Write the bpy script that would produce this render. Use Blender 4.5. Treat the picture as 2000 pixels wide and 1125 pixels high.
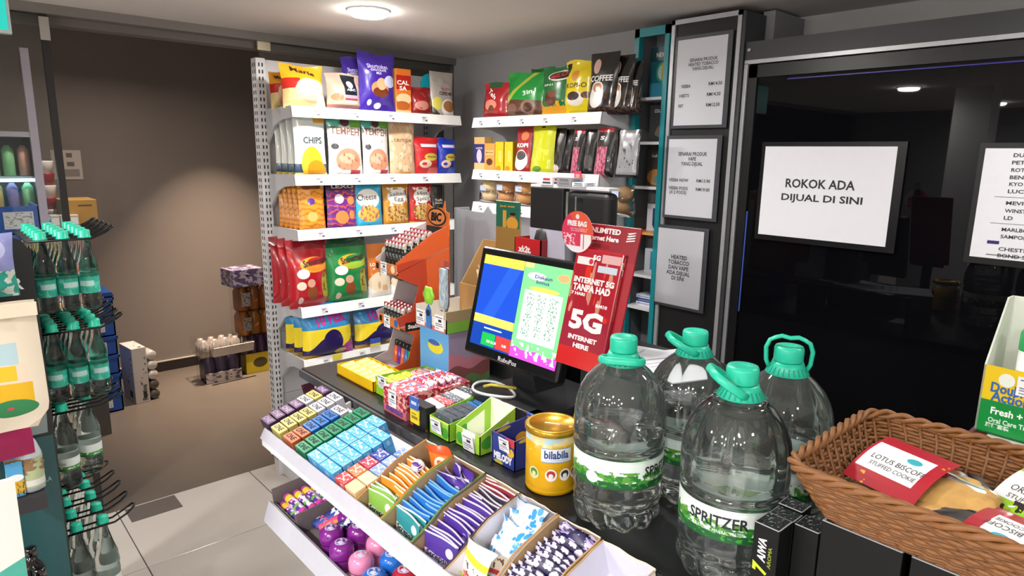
import bpy, bmesh, math, random
from math import sin, cos, pi, radians as R
from mathutils import Vector, Matrix
random.seed(7)
S = bpy.context.scene
COL = S.collection
for o in list(bpy.data.objects): bpy.data.objects.remove(o)

# ------------------------------------------------------------ camera
CAM = Vector((0, 0, 1.7)); FPX = 1289.24
_yaw, _pit, _rol = R(48.086), R(-11.374), R(0.9015)
_f = Vector((cos(_yaw)*cos(_pit), sin(_yaw)*cos(_pit), sin(_pit)))
_r = Vector((sin(_yaw), -cos(_yaw), 0)); _u = _r.cross(_f)
_r2 = _r*cos(_rol) + _u*sin(_rol); _u2 = -_r*sin(_rol) + _u*cos(_rol)
cd = bpy.data.cameras.new('camera'); cam = bpy.data.objects.new('camera', cd); COL.objects.link(cam)
cd.sensor_width = 36; cd.lens = FPX*36/2000; cd.clip_start = .02; cd.clip_end = 60
cam.matrix_world = Matrix(((_r2.x, _u2.x, -_f.x, 0), (_r2.y, _u2.y, -_f.y, 0), (_r2.z, _u2.z, -_f.z, 1.7), (0, 0, 0, 1)))
S.camera = cam

def at(px, py, axis, val):
    """point of the room on the plane axis = val that the photograph shows at this pixel"""
    d = _f + _r2*((px-1000)/FPX) - _u2*((py-562.5)/FPX)
    return CAM + d*((val-CAM[axis])/d[axis])

# ------------------------------------------------------------ world, exposure, lamps
CEIL = 2.27
S.view_settings.view_transform = 'Standard'; S.view_settings.look = 'None'
S.view_settings.exposure = 0.25; S.view_settings.gamma = 1
S.view_settings.use_curve_mapping = False
S.cycles.max_bounces = 9; S.cycles.diffuse_bounces = 4; S.cycles.glossy_bounces = 4; S.cycles.transmission_bounces = 9; S.cycles.transparent_max_bounces = 16
W = bpy.data.worlds.new('world'); S.world = W; W.use_nodes = True
W.node_tree.nodes['Background'].inputs[0].default_value = (.05, .05, .055, 1)
W.node_tree.nodes['Background'].inputs[1].default_value = .3
DOWNLIGHTS = [(1.461, 2.529, 10), (-1.08, 1.95, 26), (-3.05, 1.81, 36), (.45, -.9, 7), (-1.1, -.6, 22), (-1.15, .55, 30), (-2.4, .2, 30), (-2.6, -1.2, 30), (1.95, .15, 4), (1.32, 1.42, 8)]  # second half: unseen downlights added to even out the light on upright faces
def area(name, loc, power, size=.15, col=(1, .95, .9), spread=pi, rot=(0, 0, 0)):
    l = bpy.data.lights.new(name, 'AREA'); l.shape = 'DISK'; l.size = size; l.energy = power; l.color = col; l.spread = spread
    o = bpy.data.objects.new(name, l); COL.objects.link(o); o.location = loc; o.rotation_euler = rot
    return o
for x, y, pw in DOWNLIGHTS:
    area('downlight_beam', (x, y, CEIL-.031), pw, .15, (1, .96, .92), R(165))
area('corridor_beam', (1.72, 4.85, 2.58), 26, .05, (1, .78, .6), R(66))
area('corridor_beam', (.9, 4.2, 2.55), 16, .1, (1, .85, .75), R(150))

# ------------------------------------------------------------ helpers
def lin(h):
    if not isinstance(h, str): return tuple(h)
    h = h.lstrip('#'); c = [int(h[i:i+2], 16)/255 for i in (0, 2, 4)]
    return tuple(v/12.92 if v <= .04045 else ((v+.055)/1.055)**2.4 for v in c) + (1,)
_mats = {}
def M(hexc, rough=.5, metal=0, vary=.06, scale=40, emit=0, spec=.5, coat=0, bump=0):
    k = (hexc, rough, metal, vary, scale, emit, spec, coat, bump)
    if k in _mats: return _mats[k]
    m = bpy.data.materials.new('paint_' + hexc.strip('#')); m.use_nodes = True
    nt = m.node_tree; b = nt.nodes['Principled BSDF']; c = lin(hexc)
    b.inputs['Roughness'].default_value = rough; b.inputs['Metallic'].default_value = metal
    b.inputs['Specular IOR Level'].default_value = spec
    if coat: b.inputs['Coat Weight'].default_value = coat; b.inputs['Coat Roughness'].default_value = .05
    tc = nt.nodes.new('ShaderNodeTexCoord'); n = nt.nodes.new('ShaderNodeTexNoise')
    n.inputs['Scale'].default_value = scale; n.inputs['Detail'].default_value = 3
    nt.links.new(tc.outputs['Object'], n.inputs['Vector'])
    mx = nt.nodes.new('ShaderNodeMix'); mx.data_type = 'RGBA'
    mx.inputs[6].default_value = tuple(v*(1-vary) for v in c[:3]) + (1,)
    mx.inputs[7].default_value = tuple(min(1, v*(1+vary)) for v in c[:3]) + (1,)
    nt.links.new(n.outputs[0], mx.inputs[0]); nt.links.new(mx.outputs[2], b.inputs['Base Color'])
    if bump:
        bp = nt.nodes.new('ShaderNodeBump'); bp.inputs['Strength'].default_value = bump; bp.inputs['Distance'].default_value = .002
        nt.links.new(n.outputs[0], bp.inputs['Height']); nt.links.new(bp.outputs[0], b.inputs['Normal'])
    if emit:
        nt.links.new(mx.outputs[2], b.inputs['Emission Color']); b.inputs['Emission Strength'].default_value = emit
    _mats[k] = m
    return m
def PM(name, base, shapes=(), rough=.35, emit=0, coat=0, metal=0):
    """printed material: flat colour shapes laid out in the surface's own UV square"""
    m = bpy.data.materials.new('print_' + name); m.use_nodes = True; nt = m.node_tree; N = nt.nodes.new; L = nt.links.new
    b = nt.nodes['Principled BSDF']; b.inputs['Roughness'].default_value = rough; b.inputs['Metallic'].default_value = metal
    if coat: b.inputs['Coat Weight'].default_value = coat; b.inputs['Coat Roughness'].default_value = .08
    uv = N('ShaderNodeUVMap').outputs[0]
    rgb = N('ShaderNodeRGB'); rgb.outputs[0].default_value = lin(base); cur = rgb.outputs[0]
    def vm(op, a, v=None):
        n = N('ShaderNodeVectorMath'); n.operation = op; L(a, n.inputs[0])
        if v is not None: n.inputs[1].default_value = v
        return n.outputs['Value'] if op == 'LENGTH' else n.outputs[0]
    def ma(op, a, v=None, c=None):
        n = N('ShaderNodeMath'); n.operation = op; L(a, n.inputs[0])
        if c is not None: L(c, n.inputs[1])
        elif v is not None: n.inputs[1].default_value = v
        return n.outputs[0]
    def rect(x0, y0, x1, y1):
        a = vm('ABSOLUTE', vm('DIVIDE', vm('SUBTRACT', uv, ((x0+x1)/2, (y0+y1)/2, 0)), (abs(x1-x0)/2 or 1, abs(y1-y0)/2 or 1, 1)))
        s = N('ShaderNodeSeparateXYZ'); L(a, s.inputs[0])
        return ma('LESS_THAN', ma('MAXIMUM', s.outputs[0], c=s.outputs[1]), 1)
    def tex(kind, sc):
        mp = vm('MULTIPLY', uv, (sc if not isinstance(sc, tuple) else sc[0], sc if not isinstance(sc, tuple) else sc[1], 1))
        n = N('ShaderNodeTexNoise' if kind == 'n' else 'ShaderNodeTexVoronoi'); n.inputs['Scale'].default_value = 1
        if kind == 'n': n.inputs['Detail'].default_value = 2
        L(mp, n.inputs['Vector']); return n.outputs[0]
    for s in shapes:
        t = s[0]; col = s[-1]
        if t == 'e':    # ellipse cx cy rx ry
            fac = ma('LESS_THAN', vm('LENGTH', vm('DIVIDE', vm('SUBTRACT', uv, (s[1], s[2], 0)), (s[3], s[4], 1))), 1)
        elif t == 'r':  # rectangle
            fac = rect(*s[1:5])
        elif t in 'nv':  # noise or cell blobs inside a rectangle: scale, threshold, x0 y0 x1 y1
            fac = ma('MULTIPLY', ma('GREATER_THAN' if t == 'n' else 'LESS_THAN', tex(t, s[1]), s[2]), c=rect(*s[3:7]))
        elif t == 'h':  # hill: everything under a wavy line y0 + amp*sin(freq*u+ph)
            sp = N('ShaderNodeSeparateXYZ'); L(uv, sp.inputs[0])
            w = ma('ADD', ma('MULTIPLY', ma('SINE', ma('ADD', ma('MULTIPLY', sp.outputs[0], s[3]), s[4])), s[2]), s[1])
            fac = ma('LESS_THAN', ma('SUBTRACT', sp.outputs[1], c=w), 0)
        elif t == 'd':  # diagonal band: a*u + b*v between c0 and c1
            dt = N('ShaderNodeVectorMath'); dt.operation = 'DOT_PRODUCT'; L(uv, dt.inputs[0]); dt.inputs[1].default_value = (s[1], s[2], 0)
            fac = ma('MULTIPLY', ma('GREATER_THAN', dt.outputs['Value'], s[3]), c=ma('LESS_THAN', dt.outputs['Value'], s[4]))
        elif t == 's':  # wavy stripes: freq, waviness, duty
            sp = N('ShaderNodeSeparateXYZ'); L(uv, sp.inputs[0])
            w = ma('ADD', ma('MULTIPLY', sp.outputs[1], s[1]), c=ma('MULTIPLY', tex('n', 4), s[2]))
            fac = ma('LESS_THAN', ma('FRACT', w), s[3])
        mx = N('ShaderNodeMix'); mx.data_type = 'RGBA'; L(fac, mx.inputs[0]); L(cur, mx.inputs[6]); mx.inputs[7].default_value = lin(col)
        cur = mx.outputs[2]
    L(cur, b.inputs['Base Color'])
    if emit: L(cur, b.inputs['Emission Color']); b.inputs['Emission Strength'].default_value = emit
    return m
def GLASS(name, col=(1, 1, 1, 1), ior=1.33, rough=.0):
    m = bpy.data.materials.new(name); m.use_nodes = True; b = m.node_tree.nodes['Principled BSDF']
    b.inputs['Base Color'].default_value = col; b.inputs['Transmission Weight'].default_value = 1
    b.inputs['IOR'].default_value = ior; b.inputs['Roughness'].default_value = rough
    return m
def FILM(name, col=(1, 1, 1, 1), ior=1.45, base=.04, rough=.05, haze=0):
    """thin clear plastic: see-through with a Fresnel gloss"""
    m = bpy.data.materials.new(name); m.use_nodes = True; nt = m.node_tree; nt.nodes.clear()
    o = nt.nodes.new('ShaderNodeOutputMaterial'); mx = nt.nodes.new('ShaderNodeMixShader')
    t = nt.nodes.new('ShaderNodeBsdfTransparent'); t.inputs[0].default_value = col
    g = nt.nodes.new('ShaderNodeBsdfGlossy'); g.inputs['Roughness'].default_value = rough
    f = nt.nodes.new('ShaderNodeFresnel'); f.inputs[0].default_value = ior
    a = nt.nodes.new('ShaderNodeMath'); a.operation = 'ADD'; a.inputs[1].default_value = base
    nt.links.new(f.outputs[0], a.inputs[0]); nt.links.new(a.outputs[0], mx.inputs[0])
    nt.links.new(t.outputs[0], mx.inputs[1]); nt.links.new(g.outputs[0], mx.inputs[2]); nt.links.new(mx.outputs[0], o.inputs[0])
    if haze:
        m2 = nt.nodes.new('ShaderNodeMixShader'); m2.inputs[0].default_value = haze; d = nt.nodes.new('ShaderNodeBsdfTranslucent'); d.inputs[0].default_value = (.8, .95, .92, 1); d2 = nt.nodes.new('ShaderNodeBsdfDiffuse'); d2.inputs[0].default_value = (.8, .95, .92, 1); m3 = nt.nodes.new('ShaderNodeMixShader')
        nt.links.new(d.outputs[0], m3.inputs[1]); nt.links.new(d2.outputs[0], m3.inputs[2]); nt.links.new(mx.outputs[0], m2.inputs[1]); nt.links.new(m3.outputs[0], m2.inputs[2]); nt.links.new(m2.outputs[0], o.inputs[0])
    return m

class MB:
    def __init__(s): s.v = []; s.f = []; s.uv = []; s.mi = []; s.m = 0
    def face(s, ids, uv=None):
        s.f.append(tuple(ids)); s.uv.append(uv); s.mi.append(s.m)
    def quad(s, a, b, c, d):
        n = len(s.v); s.v += [tuple(a), tuple(b), tuple(c), tuple(d)]; s.face((n, n+1, n+2, n+3), ((0, 0), (1, 0), (1, 1), (0, 1)))
    def hexa(s, P, mats=None):
        """P: bottom 4 (ccw from above) then top 4; faces get their own UV squares. order bottom top front(-y) right back left"""
        n = len(s.v); s.v += [tuple(p) for p in P]
        F = ((3, 2, 1, 0), (4, 5, 6, 7), (0, 1, 5, 4), (1, 2, 6, 5), (2, 3, 7, 6), (3, 0, 4, 7))
        for i, q in enumerate(F):
            if mats: s.m = mats[i]
            s.face([n+k for k in q], ((0, 0), (1, 0), (1, 1), (0, 1)))
        return s
    def box(s, x0, y0, z0, x1, y1, z1, mats=None):
        return s.hexa([(x0, y0, z0), (x1, y0, z0), (x1, y1, z0), (x0, y1, z0), (x0, y0, z1), (x1, y0, z1), (x1, y1, z1), (x0, y1, z1)], mats)
    def tube(s, pts, r, n=6, closed=False, cap=True):
        pts = [Vector(p) for p in pts]; k = len(pts); base = len(s.v); up = None
        for i, p in enumerate(pts):
            a = pts[i-1] if (i > 0 or closed) else p; b = pts[(i+1) % k] if (i < k-1 or closed) else p
            t = (b-a).normalized()
            if up is None: up = Vector((0, 0, 1)) if abs(t.z) < .9 else Vector((1, 0, 0))
            x = t.cross(up).normalized(); up = x.cross(t).normalized(); rr = r[i] if isinstance(r, (list, tuple)) else r
            for j in range(n):
                q = p + x*(rr*cos(2*pi*j/n)) + up*(rr*sin(2*pi*j/n)); s.v.append(tuple(q))
        for i in range(k if closed else k-1):
            a = base+i*n; b = base+((i+1) % k)*n
            for j in range(n): s.face((a+j, a+(j+1) % n, b+(j+1) % n, b+j))
        if cap and not closed:
            s.face([base+j for j in range(n)][::-1]); s.face([base+(k-1)*n+j for j in range(n)])
        return s
    def lathe(s, prof, n=24, c=(0, 0, 0), mod=None, caps=True, uvz=None):
        base = len(s.v); k = len(prof)
        for r, z in prof:
            for j in range(n):
                a = 2*pi*j/n; rr = r*(mod(a, z) if mod else 1); s.v.append((c[0]+rr*cos(a), c[1]+rr*sin(a), c[2]+z))
        z0, z1 = prof[0][1], prof[-1][1]
        for i in range(k-1):
            for j in range(n):
                j2 = (j+1) % n; va = (prof[i][1]-z0)/((z1-z0) or 1); vb = (prof[i+1][1]-z0)/((z1-z0) or 1); ua, ub = j/n, (j+1)/n
                s.face((base+i*n+j, base+i*n+j2, base+(i+1)*n+j2, base+(i+1)*n+j), ((ua, va), (ub, va), (ub, vb), (ua, vb)))
        if caps:
            if prof[0][0] > 1e-6: s.face([base+j for j in range(n)][::-1])
            if prof[-1][0] > 1e-6: s.face([base+(k-1)*n+j for j in range(n)])
        return s
    def prism(s, poly, d, f):
        """poly: 2D outline; f(a,b,t) -> 3D point; extruded over t in (0, d)"""
        n = len(s.v); k = len(poly)
        for t in (0, d):
            s.v += [tuple(f(a, b, t)) for a, b in poly]
        s.face([n+i for i in range(k)][::-1]); s.face([n+k+i for i in range(k)])
        for i in range(k): s.face((n+i, n+(i+1) % k, n+k+(i+1) % k, n+k+i))
        return s
    def build(s, name, mat, parent=None, loc=None, rot=None, smooth=False):
        me = bpy.data.meshes.new(name); me.from_pydata(s.v, [], s.f)
        ul = me.uv_layers.new(name='UVMap'); i = 0
        for p in me.polygons:
            u = s.uv[p.index]
            if u:
                for k in range(p.loop_total): ul.data[p.loop_start+k].uv = u[k % len(u)]
        for mm in (mat if isinstance(mat, (list, tuple)) else [mat]): me.materials.append(mm)
        me.polygons.foreach_set('material_index', s.mi)
        if smooth: me.polygons.foreach_set('use_smooth', [True]*len(me.polygons))
        bm = bmesh.new(); bm.from_mesh(me); bmesh.ops.recalc_face_normals(bm, faces=bm.faces); bm.to_mesh(me); bm.free()
        me.update()
        o = bpy.data.objects.new(name, me); COL.objects.link(o)
        if parent: o.parent = parent
        if loc is not None: o.location = loc
        if rot is not None: o.rotation_euler = rot
        return o
def bevel(o, w=.002, seg=2):
    m = o.modifiers.new('bevel', 'BEVEL'); m.width = w; m.segments = seg; m.limit_method = 'ANGLE'; m.angle_limit = R(40); return o
def tag(o, label, cat=None, group=None, kind=None):
    o['label'] = label
    if cat: o['category'] = cat
    if group: o['group'] = group
    if kind: o['kind'] = kind
    return o
def thing(name, label, cat, loc=(0, 0, 0), rz=0, group=None):
    o = bpy.data.objects.new(name, None); COL.objects.link(o); o.location = loc; o.rotation_euler = (0, 0, rz); o.empty_display_size = .05
    return tag(o, label, cat, group)
def struct(o, label=None):
    o['kind'] = 'structure'
    if label: o['label'] = label
    return o
def dup(o, loc=None, rot=None, label=None, parent=None):
    c = o.copy(); COL.objects.link(c)
    if parent: c.parent = parent
    if loc is not None: c.location = loc
    if rot is not None: c.rotation_euler = rot
    if label: c['label'] = label
    for ch in list(o.children): dup(ch, parent=c)
    return c
_tc = {}
def tmesh(s, bold, shear):
    k = (s, bold, shear)
    if k not in _tc:
        cu = bpy.data.curves.new('t', 'FONT'); cu.body = s; cu.resolution_u = 2; cu.offset = bold; cu.align_x = 'CENTER'; cu.space_line = .95; cu.shear = shear
        o = bpy.data.objects.new('t', cu); me = bpy.data.meshes.new_from_object(o)
        V = [(v.co.x, v.co.y) for v in me.vertices]; Fc = [tuple(p.vertices) for p in me.polygons]
        bpy.data.objects.remove(o); bpy.data.meshes.remove(me)
        x0 = min(v[0] for v in V); x1 = max(v[0] for v in V); y0 = min(v[1] for v in V); y1 = max(v[1] for v in V)
        _tc[k] = ([((x-(x0+x1)/2)/(y1-y0), (y-(y0+y1)/2)/(y1-y0)) for x, y in V], Fc, (x1-x0)/(y1-y0))
    return _tc[k]
def letter(parent, s, f, h, mat, w=None, bold=.02, shear=0, rot=0, name='lettering'):
    """flat print: f(a,b) maps text-plane metres (a right, b up) to a point of the parent"""
    V, Fc, asp = tmesh(s, bold, shear); kx = h if w is None else w/asp
    c, sn = cos(rot), sin(rot)
    pts = [f(x*kx*c-y*h*sn, x*kx*sn+y*h*c) for x, y in V]
    me = bpy.data.meshes.new(name); me.from_pydata([tuple(p) for p in pts], [], Fc); me.materials.append(mat)
    o = bpy.data.objects.new(name, me); COL.objects.link(o); o.parent = parent
    return o
def plane_f(O, U, V):
    O, U, V = Vector(O), Vector(U), Vector(V)
    return lambda a, b: O+U*a+V*b
INK = M('#222326', .6); WHITE = M('#f4f4f2', .45); PAPER = M('#e9eaf2', .6, vary=.02)
ORD = 'first second third fourth fifth sixth seventh eighth ninth tenth eleventh twelfth thirteenth fourteenth fifteenth sixteenth seventeenth eighteenth nineteenth twentieth'.split()

# ------------------------------------------------------------ setting
GRY = M('#a9a9ac', .75, vary=.03, scale=6); CEILM = M('#d8d2cf', .85, vary=.02, scale=5)
XR, YG, YC = 2.54, 3.4, 5.5
tilem = [M(c, .2, vary=.03, scale=3) for c in ('#b4afa9', '#b0aba7', '#b6b1aa')]
g = MB().box(-3.9, -2.2, -.1, 2.8, YG, -.006).build('floor', M('#5a5652', .8)); struct(g, 'light grey polished tile floor of the shop')
xs = [1.16-.632*i for i in range(-3, 9)]; ys = [YG-.575*i for i in range(0, 10)]
sh = {}
for i in range(len(xs)-1):
    for j in range(len(ys)-1):
        x1, x0 = xs[i], xs[i+1]; y1, y0 = ys[j], ys[j+1]
        x1 = min(x1, 2.8)
        if x1-x0 < .05: continue
        key = round(x1-x0, 3)
        if key not in sh:
            t = bevel(MB().box(0, 0, 0, x1-x0-.004, y1-y0-.004, .006).build('tile', tilem[0], g), .0015, 1); sh[key] = t
        else: t = dup(sh[key], parent=g); 
        t.location = (x0+.002, y0+.002, -.006)
g2 = MB().box(-3.9, YG, -.1, 4.2, 5.6, -.002).build('floor', M('#5c544c', .35, vary=.12, scale=2.5)); struct(g2, 'dark brown grey floor of the corridor')
struct(MB().box(.56, 3.24, -.004, .78, 3.385, .002).build('trim_1', M('#57504c', .5)), 'dark floor plate at the tile edge')
struct(MB().box(-3.9, -2.2, CEIL, 2.8, YG, CEIL+.08).build('ceiling', CEILM), 'pale grey plaster ceiling')
struct(MB().box(-3.9, YG, 2.62, 4.2, 5.6, 2.7).build('ceiling', CEILM), 'corridor ceiling')
struct(MB().box(-3.9, YG-.03, 2.232, 2.7, YG+.03, CEIL).build('trim_2', M('#77726e', .5)), 'grey head rail above the glass')
struct(MB().box(-3.9, YG+.03, 2.2, 4.2, YG+.12, 2.62).build('trim_3', M('#6a6460', .6)))
struct(MB().box(XR, 1.87, 0, 2.9, YG+.1, CEIL).build('wall_right', GRY), 'grey wall behind the corner shelves')
struct(MB().box(2.78, -2.2, 0, 2.9, 1.87, CEIL).build('wall_right', M('#c4c4c5', .8, vary=.02)), 'grey wall above the black cabinet')
struct(MB().box(-3.9, YC, 0, 4.2, YC+.1, 2.62).build('wall_back', M('#7d736b', .7, vary=.06, scale=2)), 'brown grey corridor wall')
struct(MB().box(4.1, YG, 0, 4.2, YC, 2.62).build('wall_corridor', M('#7d736b', .7)))
b = MB().box(-3.9, YC-.012, 0, 4.2, YC, .075).build('baseboard_back', M('#241f1c', .4)); struct(b, 'dark corridor baseboard')
MB().box(-3.9, YC-.014, .075, 4.2, YC, .083).build('top_strip', M('#b9b2aa', .4), b)
struct(MB().box(-4, -2.2, 0, -3.9, 5.6, 2.62).build('wall_left', M('#77777a', .8)))
struct(MB().box(-4, -2.3, 0, 2.9, -2.2, CEIL).build('wall_front', M('#d4d2d0', .8)))
FG = FILM('shop_glass', (.93, .95, .94, 1), 1.45, .0, .02)
gp = MB().box(1.345, YG-.006, .01, XR, YG+.006, 2.232).build('window_1', FG); struct(gp, 'clear glass panel behind the snack shelf')
MB().box(1.335, YG-.012, 2.19, 1.4, YG+.012, 2.232).build('clip', M('#c9c2a8', .25, .9), gp)
gp = MB().box(-3.8, YG-.006, .01, .46, YG+.006, 2.232).build('window_2', FG); struct(gp, 'clear glass panel beside the entrance')
MB().box(.452, YG-.014, .0, .478, YG+.014, 2.232).build('edge_strip', M('#1d1a19', .35), gp)
MB().box(.448, YG-.02, 2.13, .482, YG-.012, 2.22).build('clip', M('#b8b4ae', .3, .8), gp)
MB().box(.372, YG-.03, 0, .4, YG-.004, 2.09).build('mullion', M('#9a94a0', .35, .4), gp)
for i, (x, y, pw) in enumerate(DOWNLIGHTS):
    lb = 'round ceiling downlight ' + ['above the snack shelf', 'in the aisle', 'far down the aisle', 'over the counter end', 'over the shop floor', 'added out of view in the middle of the shop', 'added out of view by the far shop wall', 'added out of view in the rear corner of the shop', 'added as unseen fill beyond the basket', 'added as unseen fill over the staff side of the counter'][i]  # the last pair is added to brighten the tower and door papers
    t = thing('ceiling_light', lb, 'light', (x, y, CEIL), group='round ceiling downlights')
    MB().lathe([(.088, 0), (.088, -.004), (.078, -.009), (.074, -.004), (.074, 0)], 32).build('trim_ring', WHITE, t, smooth=True)
    MB().lathe([(.074, -.002), (.074, -.016), (.066, -.024), (.05, -.027), (0, -.028)], 32, caps=False).build('diffuser', M('#fff6ec', .5, emit=pw*8), t, smooth=True)
for x, y in ((1.72, 4.85), (.9, 4.2)):
    t = thing('corridor_light', 'small warm downlight near the corridor wall' if x > 1 else 'corridor downlight near the crates', 'light', (x, y, 2.62))
    MB().lathe([(.06, 0), (.06, -.03), (.05, -.03), (.05, 0)], 20).build('ring', WHITE, t)
struct(MB().box(-1.6, 1.45, 0, -1.35, 1.7, CEIL).build('wall_pillar', M('#c9c9cc', .7)), 'white pillar')
# ------------------------------------------------------------ bags
def sst(a, b, x):
    t = max(0, min(1, (x-a)/(b-a))); return t*t*(3-2*t)
def bag_surf(w, h, d, style, sd):
    rnd = random.Random(sd); ph = [rnd.uniform(0, 6.28) for _ in range(6)]; amp = rnd.uniform(.5, 1)
    def f(u, v, side):
        c = max(0, 1-(2*u-1)**2)
        if style == 'pillow': e = sst(.03, .3, v)*sst(.97, .68, v); t = d/2*(c**.55)*e
        elif style == 'slack': e = sst(.0, .16, v)*sst(.97, .5, v); t = d/2*(c**.5)*e
        elif style == 'flat': e = sst(.0, .15, v)*sst(1, .8, v); t = d/2*(c**.3)*e
        else: e = min(1, (v+.004)/.05)**.6*(1-v**1.6)**.9; t = d/2*(c**.45)*max(e, 0)
        wr = (sin(7*u+9*v+ph[0])*.5 + sin(15*v-6*u+ph[1])*.3 + sin(23*u+4*v+ph[2])*.25)*.075*d*amp*(c**.5)*sst(0, .1, v)
        x = (u-.5)*w*(1-.05*sst(.05, .4, v)*sst(1, .6, v))
        bow = 0
        if style not in ('pouch', 'flat'): bow = .02*h*sin(pi*u*2+ph[3])*sst(.8, 1, v)
        y = -(t+abs(wr)+.0006)*side + (.012*sin(ph[4]+4*u)*sst(.85, 1, v) if style not in ('pouch', 'flat') else .003*sin(ph[4]+5*u)*v)
        return Vector((x, y, v*h+bow))
    return f
def bag(name, label, cat, w, h, d, mat, texts=(), style='pillow', sd=1, seal=None, group=None, loc=(0, 0, 0), rz=0, lean=0, nx=12, ny=16):
    f = bag_surf(w, h, d, style, sd); mb = MB()
    for side in (1, -1):
        n0 = len(mb.v)
        for j in range(ny+1):
            for i in range(nx+1): mb.v.append(tuple(f(i/nx, j/ny, side)))
        for j in range(ny):
            for i in range(nx):
                a = n0+j*(nx+1)+i; q = (a, a+1, a+nx+2, a+nx+1); uv = ((i/nx, j/ny), ((i+1)/nx, j/ny), ((i+1)/nx, (j+1)/ny), (i/nx, (j+1)/ny))
                mb.face(q if side == 1 else q[::-1], uv if side == 1 else uv[::-1])
    o = mb.build(name, mat, smooth=True); bm = bmesh.new(); bm.from_mesh(o.data); bmesh.ops.remove_doubles(bm, verts=bm.verts, dist=.0011); bm.to_mesh(o.data); bm.free()
    for p in o.data.polygons: p.use_smooth = True
    tag(o, label, cat, group); o.location = loc; o.rotation_euler = (-lean, 0, rz)
    for t in texts:
        s, u0, v0, tw, th, col = t[:6]; bold = t[6] if len(t) > 6 else .03; rot = t[7] if len(t) > 7 else 0
        def g(a, b):
            p = f(min(.98, max(.02, u0+a/w)), min(.97, max(.02, v0+b/h)), 1); p.y -= .0012; return p
        letter(o, s, g, th*h, M(col, .5), tw*w, bold, 0, rot)
    return o
FOILED = dict(rough=.26, coat=.45)
def P(k, base, *sh, **kw):
    a = dict(FOILED); a.update(kw); return PM(k, base, sh, **a)

# ------------------------------------------------------------ wall shelving in the corner
LIPY, XA0, XA1 = 2.958, 1.302, 2.257
UPY = 3.287
ZA = [at(569, 205.6, 1, LIPY).z, at(581, 341, 1, LIPY).z, at(587, 449.4, 1, LIPY).z, at(592, 601, 1, LIPY).z, at(604.5, 702, 1, LIPY).z, .3]
STEEL = M('#dedee2', .42, vary=.02); STEELD = M('#c9c9ce', .45, vary=.02); SLOT = M('#2c2c30', .7)
def shelf_unit(t, L, zs, depth, top, up_x, tags, zmin=0):
    """local frame: x along the shelf (0..L), front at y=0, back at y=depth"""
    pn = max(2, int((top-.12)/.2))
    for x in up_x:
        u = MB().box(x-.022, depth-.03, zmin, x+.022, depth+.03, top).build('upright', STEEL, t)
        sl = MB(); z = zmin+.08
        while z < top-.03:
            for yy in (-.012, .012): sl.box(x-.0235, depth+yy-.003, z, x-.0215, depth+yy+.003, z+.017)
            for xx in (-.008, .008): sl.box(x+xx-.003, depth-.0315, z, x+xx+.003, depth-.0295, z+.017)
            z += .032
        s = sl.build('slots', SLOT, u); s['kind'] = 'stuff'
    n = max(1, int(round((top-zmin-.1)/.36)))
    for i in range(n):
        a = zmin+.1+(top-zmin-.1)*i/n; b = zmin+.1+(top-zmin-.1)*(i+1)/n
        MB().box(.02, depth, a+.001, L-.02, depth+.012, b-.002).build('back_panel', STEEL, t)
    for z, dz in zs:
        d = MB(); d.box(.004, .004, z-.024, L-.004, depth-.03, z-.01)
        sh = bevel(d.build('shelf', STEEL, t), .002, 1)
        lp = MB().hexa([(0, -.012, z-.05), (L, -.012, z-.05), (L, .002, z-.05), (0, .002, z-.05), (0, 0, z), (L, 0, z), (L, .004, z), (0, .004, z)]).build('price_rail', WHITE, sh)
        for x0 in (0, L-.012):
            pl = [(0, z), (0, z-.05), (.05, z-.055), (.12, z-.06), (.2, z-.085), (.26, z-.14), (depth-.03, z-.17), (depth-.03, z-.005)]
            if dz: pl = [(0, z), (0, z-.05), (depth-.03, z-.06), (depth-.03, z)]
            pl = [(min(a, depth-.03), b) for a, b in pl]
            MB().prism(pl, .012, lambda a, b, tt, x0=x0: (x0+tt, a, b)).build('bracket', STEELD, sh)
        for k, u in enumerate(tags.get(round(z, 3), ())):
            tg = MB().hexa([(u, -.0105, z-.043), (u+.036, -.0105, z-.043), (u+.036, -.009, z-.043), (u, -.009, z-.043), (u, -.0035, z-.012), (u+.036, -.0035, z-.012), (u+.036, -.002, z-.012), (u, -.002, z-.012)])
            tg.build('price_label', TAGP, sh)
TAGP = PM('price_label', '#dcdce4', [('r', .1, .62, .7, .78, '#6a6a78'), ('r', .1, .4, .5, .5, '#8a8a96'), ('r', .55, .15, .92, .38, '#4a4a55'), ('r', .1, .12, .45, .2, '#9a9aa6')], rough=.5)
TAGC = PM('price_card', '#eef0f6', [('r', .08, .8, .85, .88, '#7b7f90'), ('r', .4, .55, .75, .72, '#2c2f38'), ('r', .08, .38, .8, .46, '#8b8fa0'), ('r', .08, .26, .9, .33, '#8b8fa0'), ('r', .08, .1, .5, .17, '#9a9ea8')], rough=.4)
tA = thing('gondola_shelf', 'white metal snack gondola with perforated upright beside the glass', 'shelf unit', (XA0, LIPY, 0))
LA = XA1-XA0
tags = {round(z, 3): [.1+.2*i for i in range(4)] for z in ZA}
shelf_unit(tA, LA, [(z, 0) for z in ZA[:5]] + [(ZA[5], 0)], UPY-LIPY, 2.135, [-.01, LA+.02], tags)
MB().box(0, .03, 0, LA, UPY-LIPY-.03, .2).build('base', STEEL, tA)
MB().box(-.012, .0, .0, -.0, UPY-LIPY-.03, .23).build('base_end', STEEL, tA)
LIPX, YB0, YB1, BD = 2.2, 1.9, 2.77, .33
ZB = [at(1050, 224, 0, LIPX).z, at(1050, 336, 0, LIPX).z, at(1010, 402, 0, LIPX).z]
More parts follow.
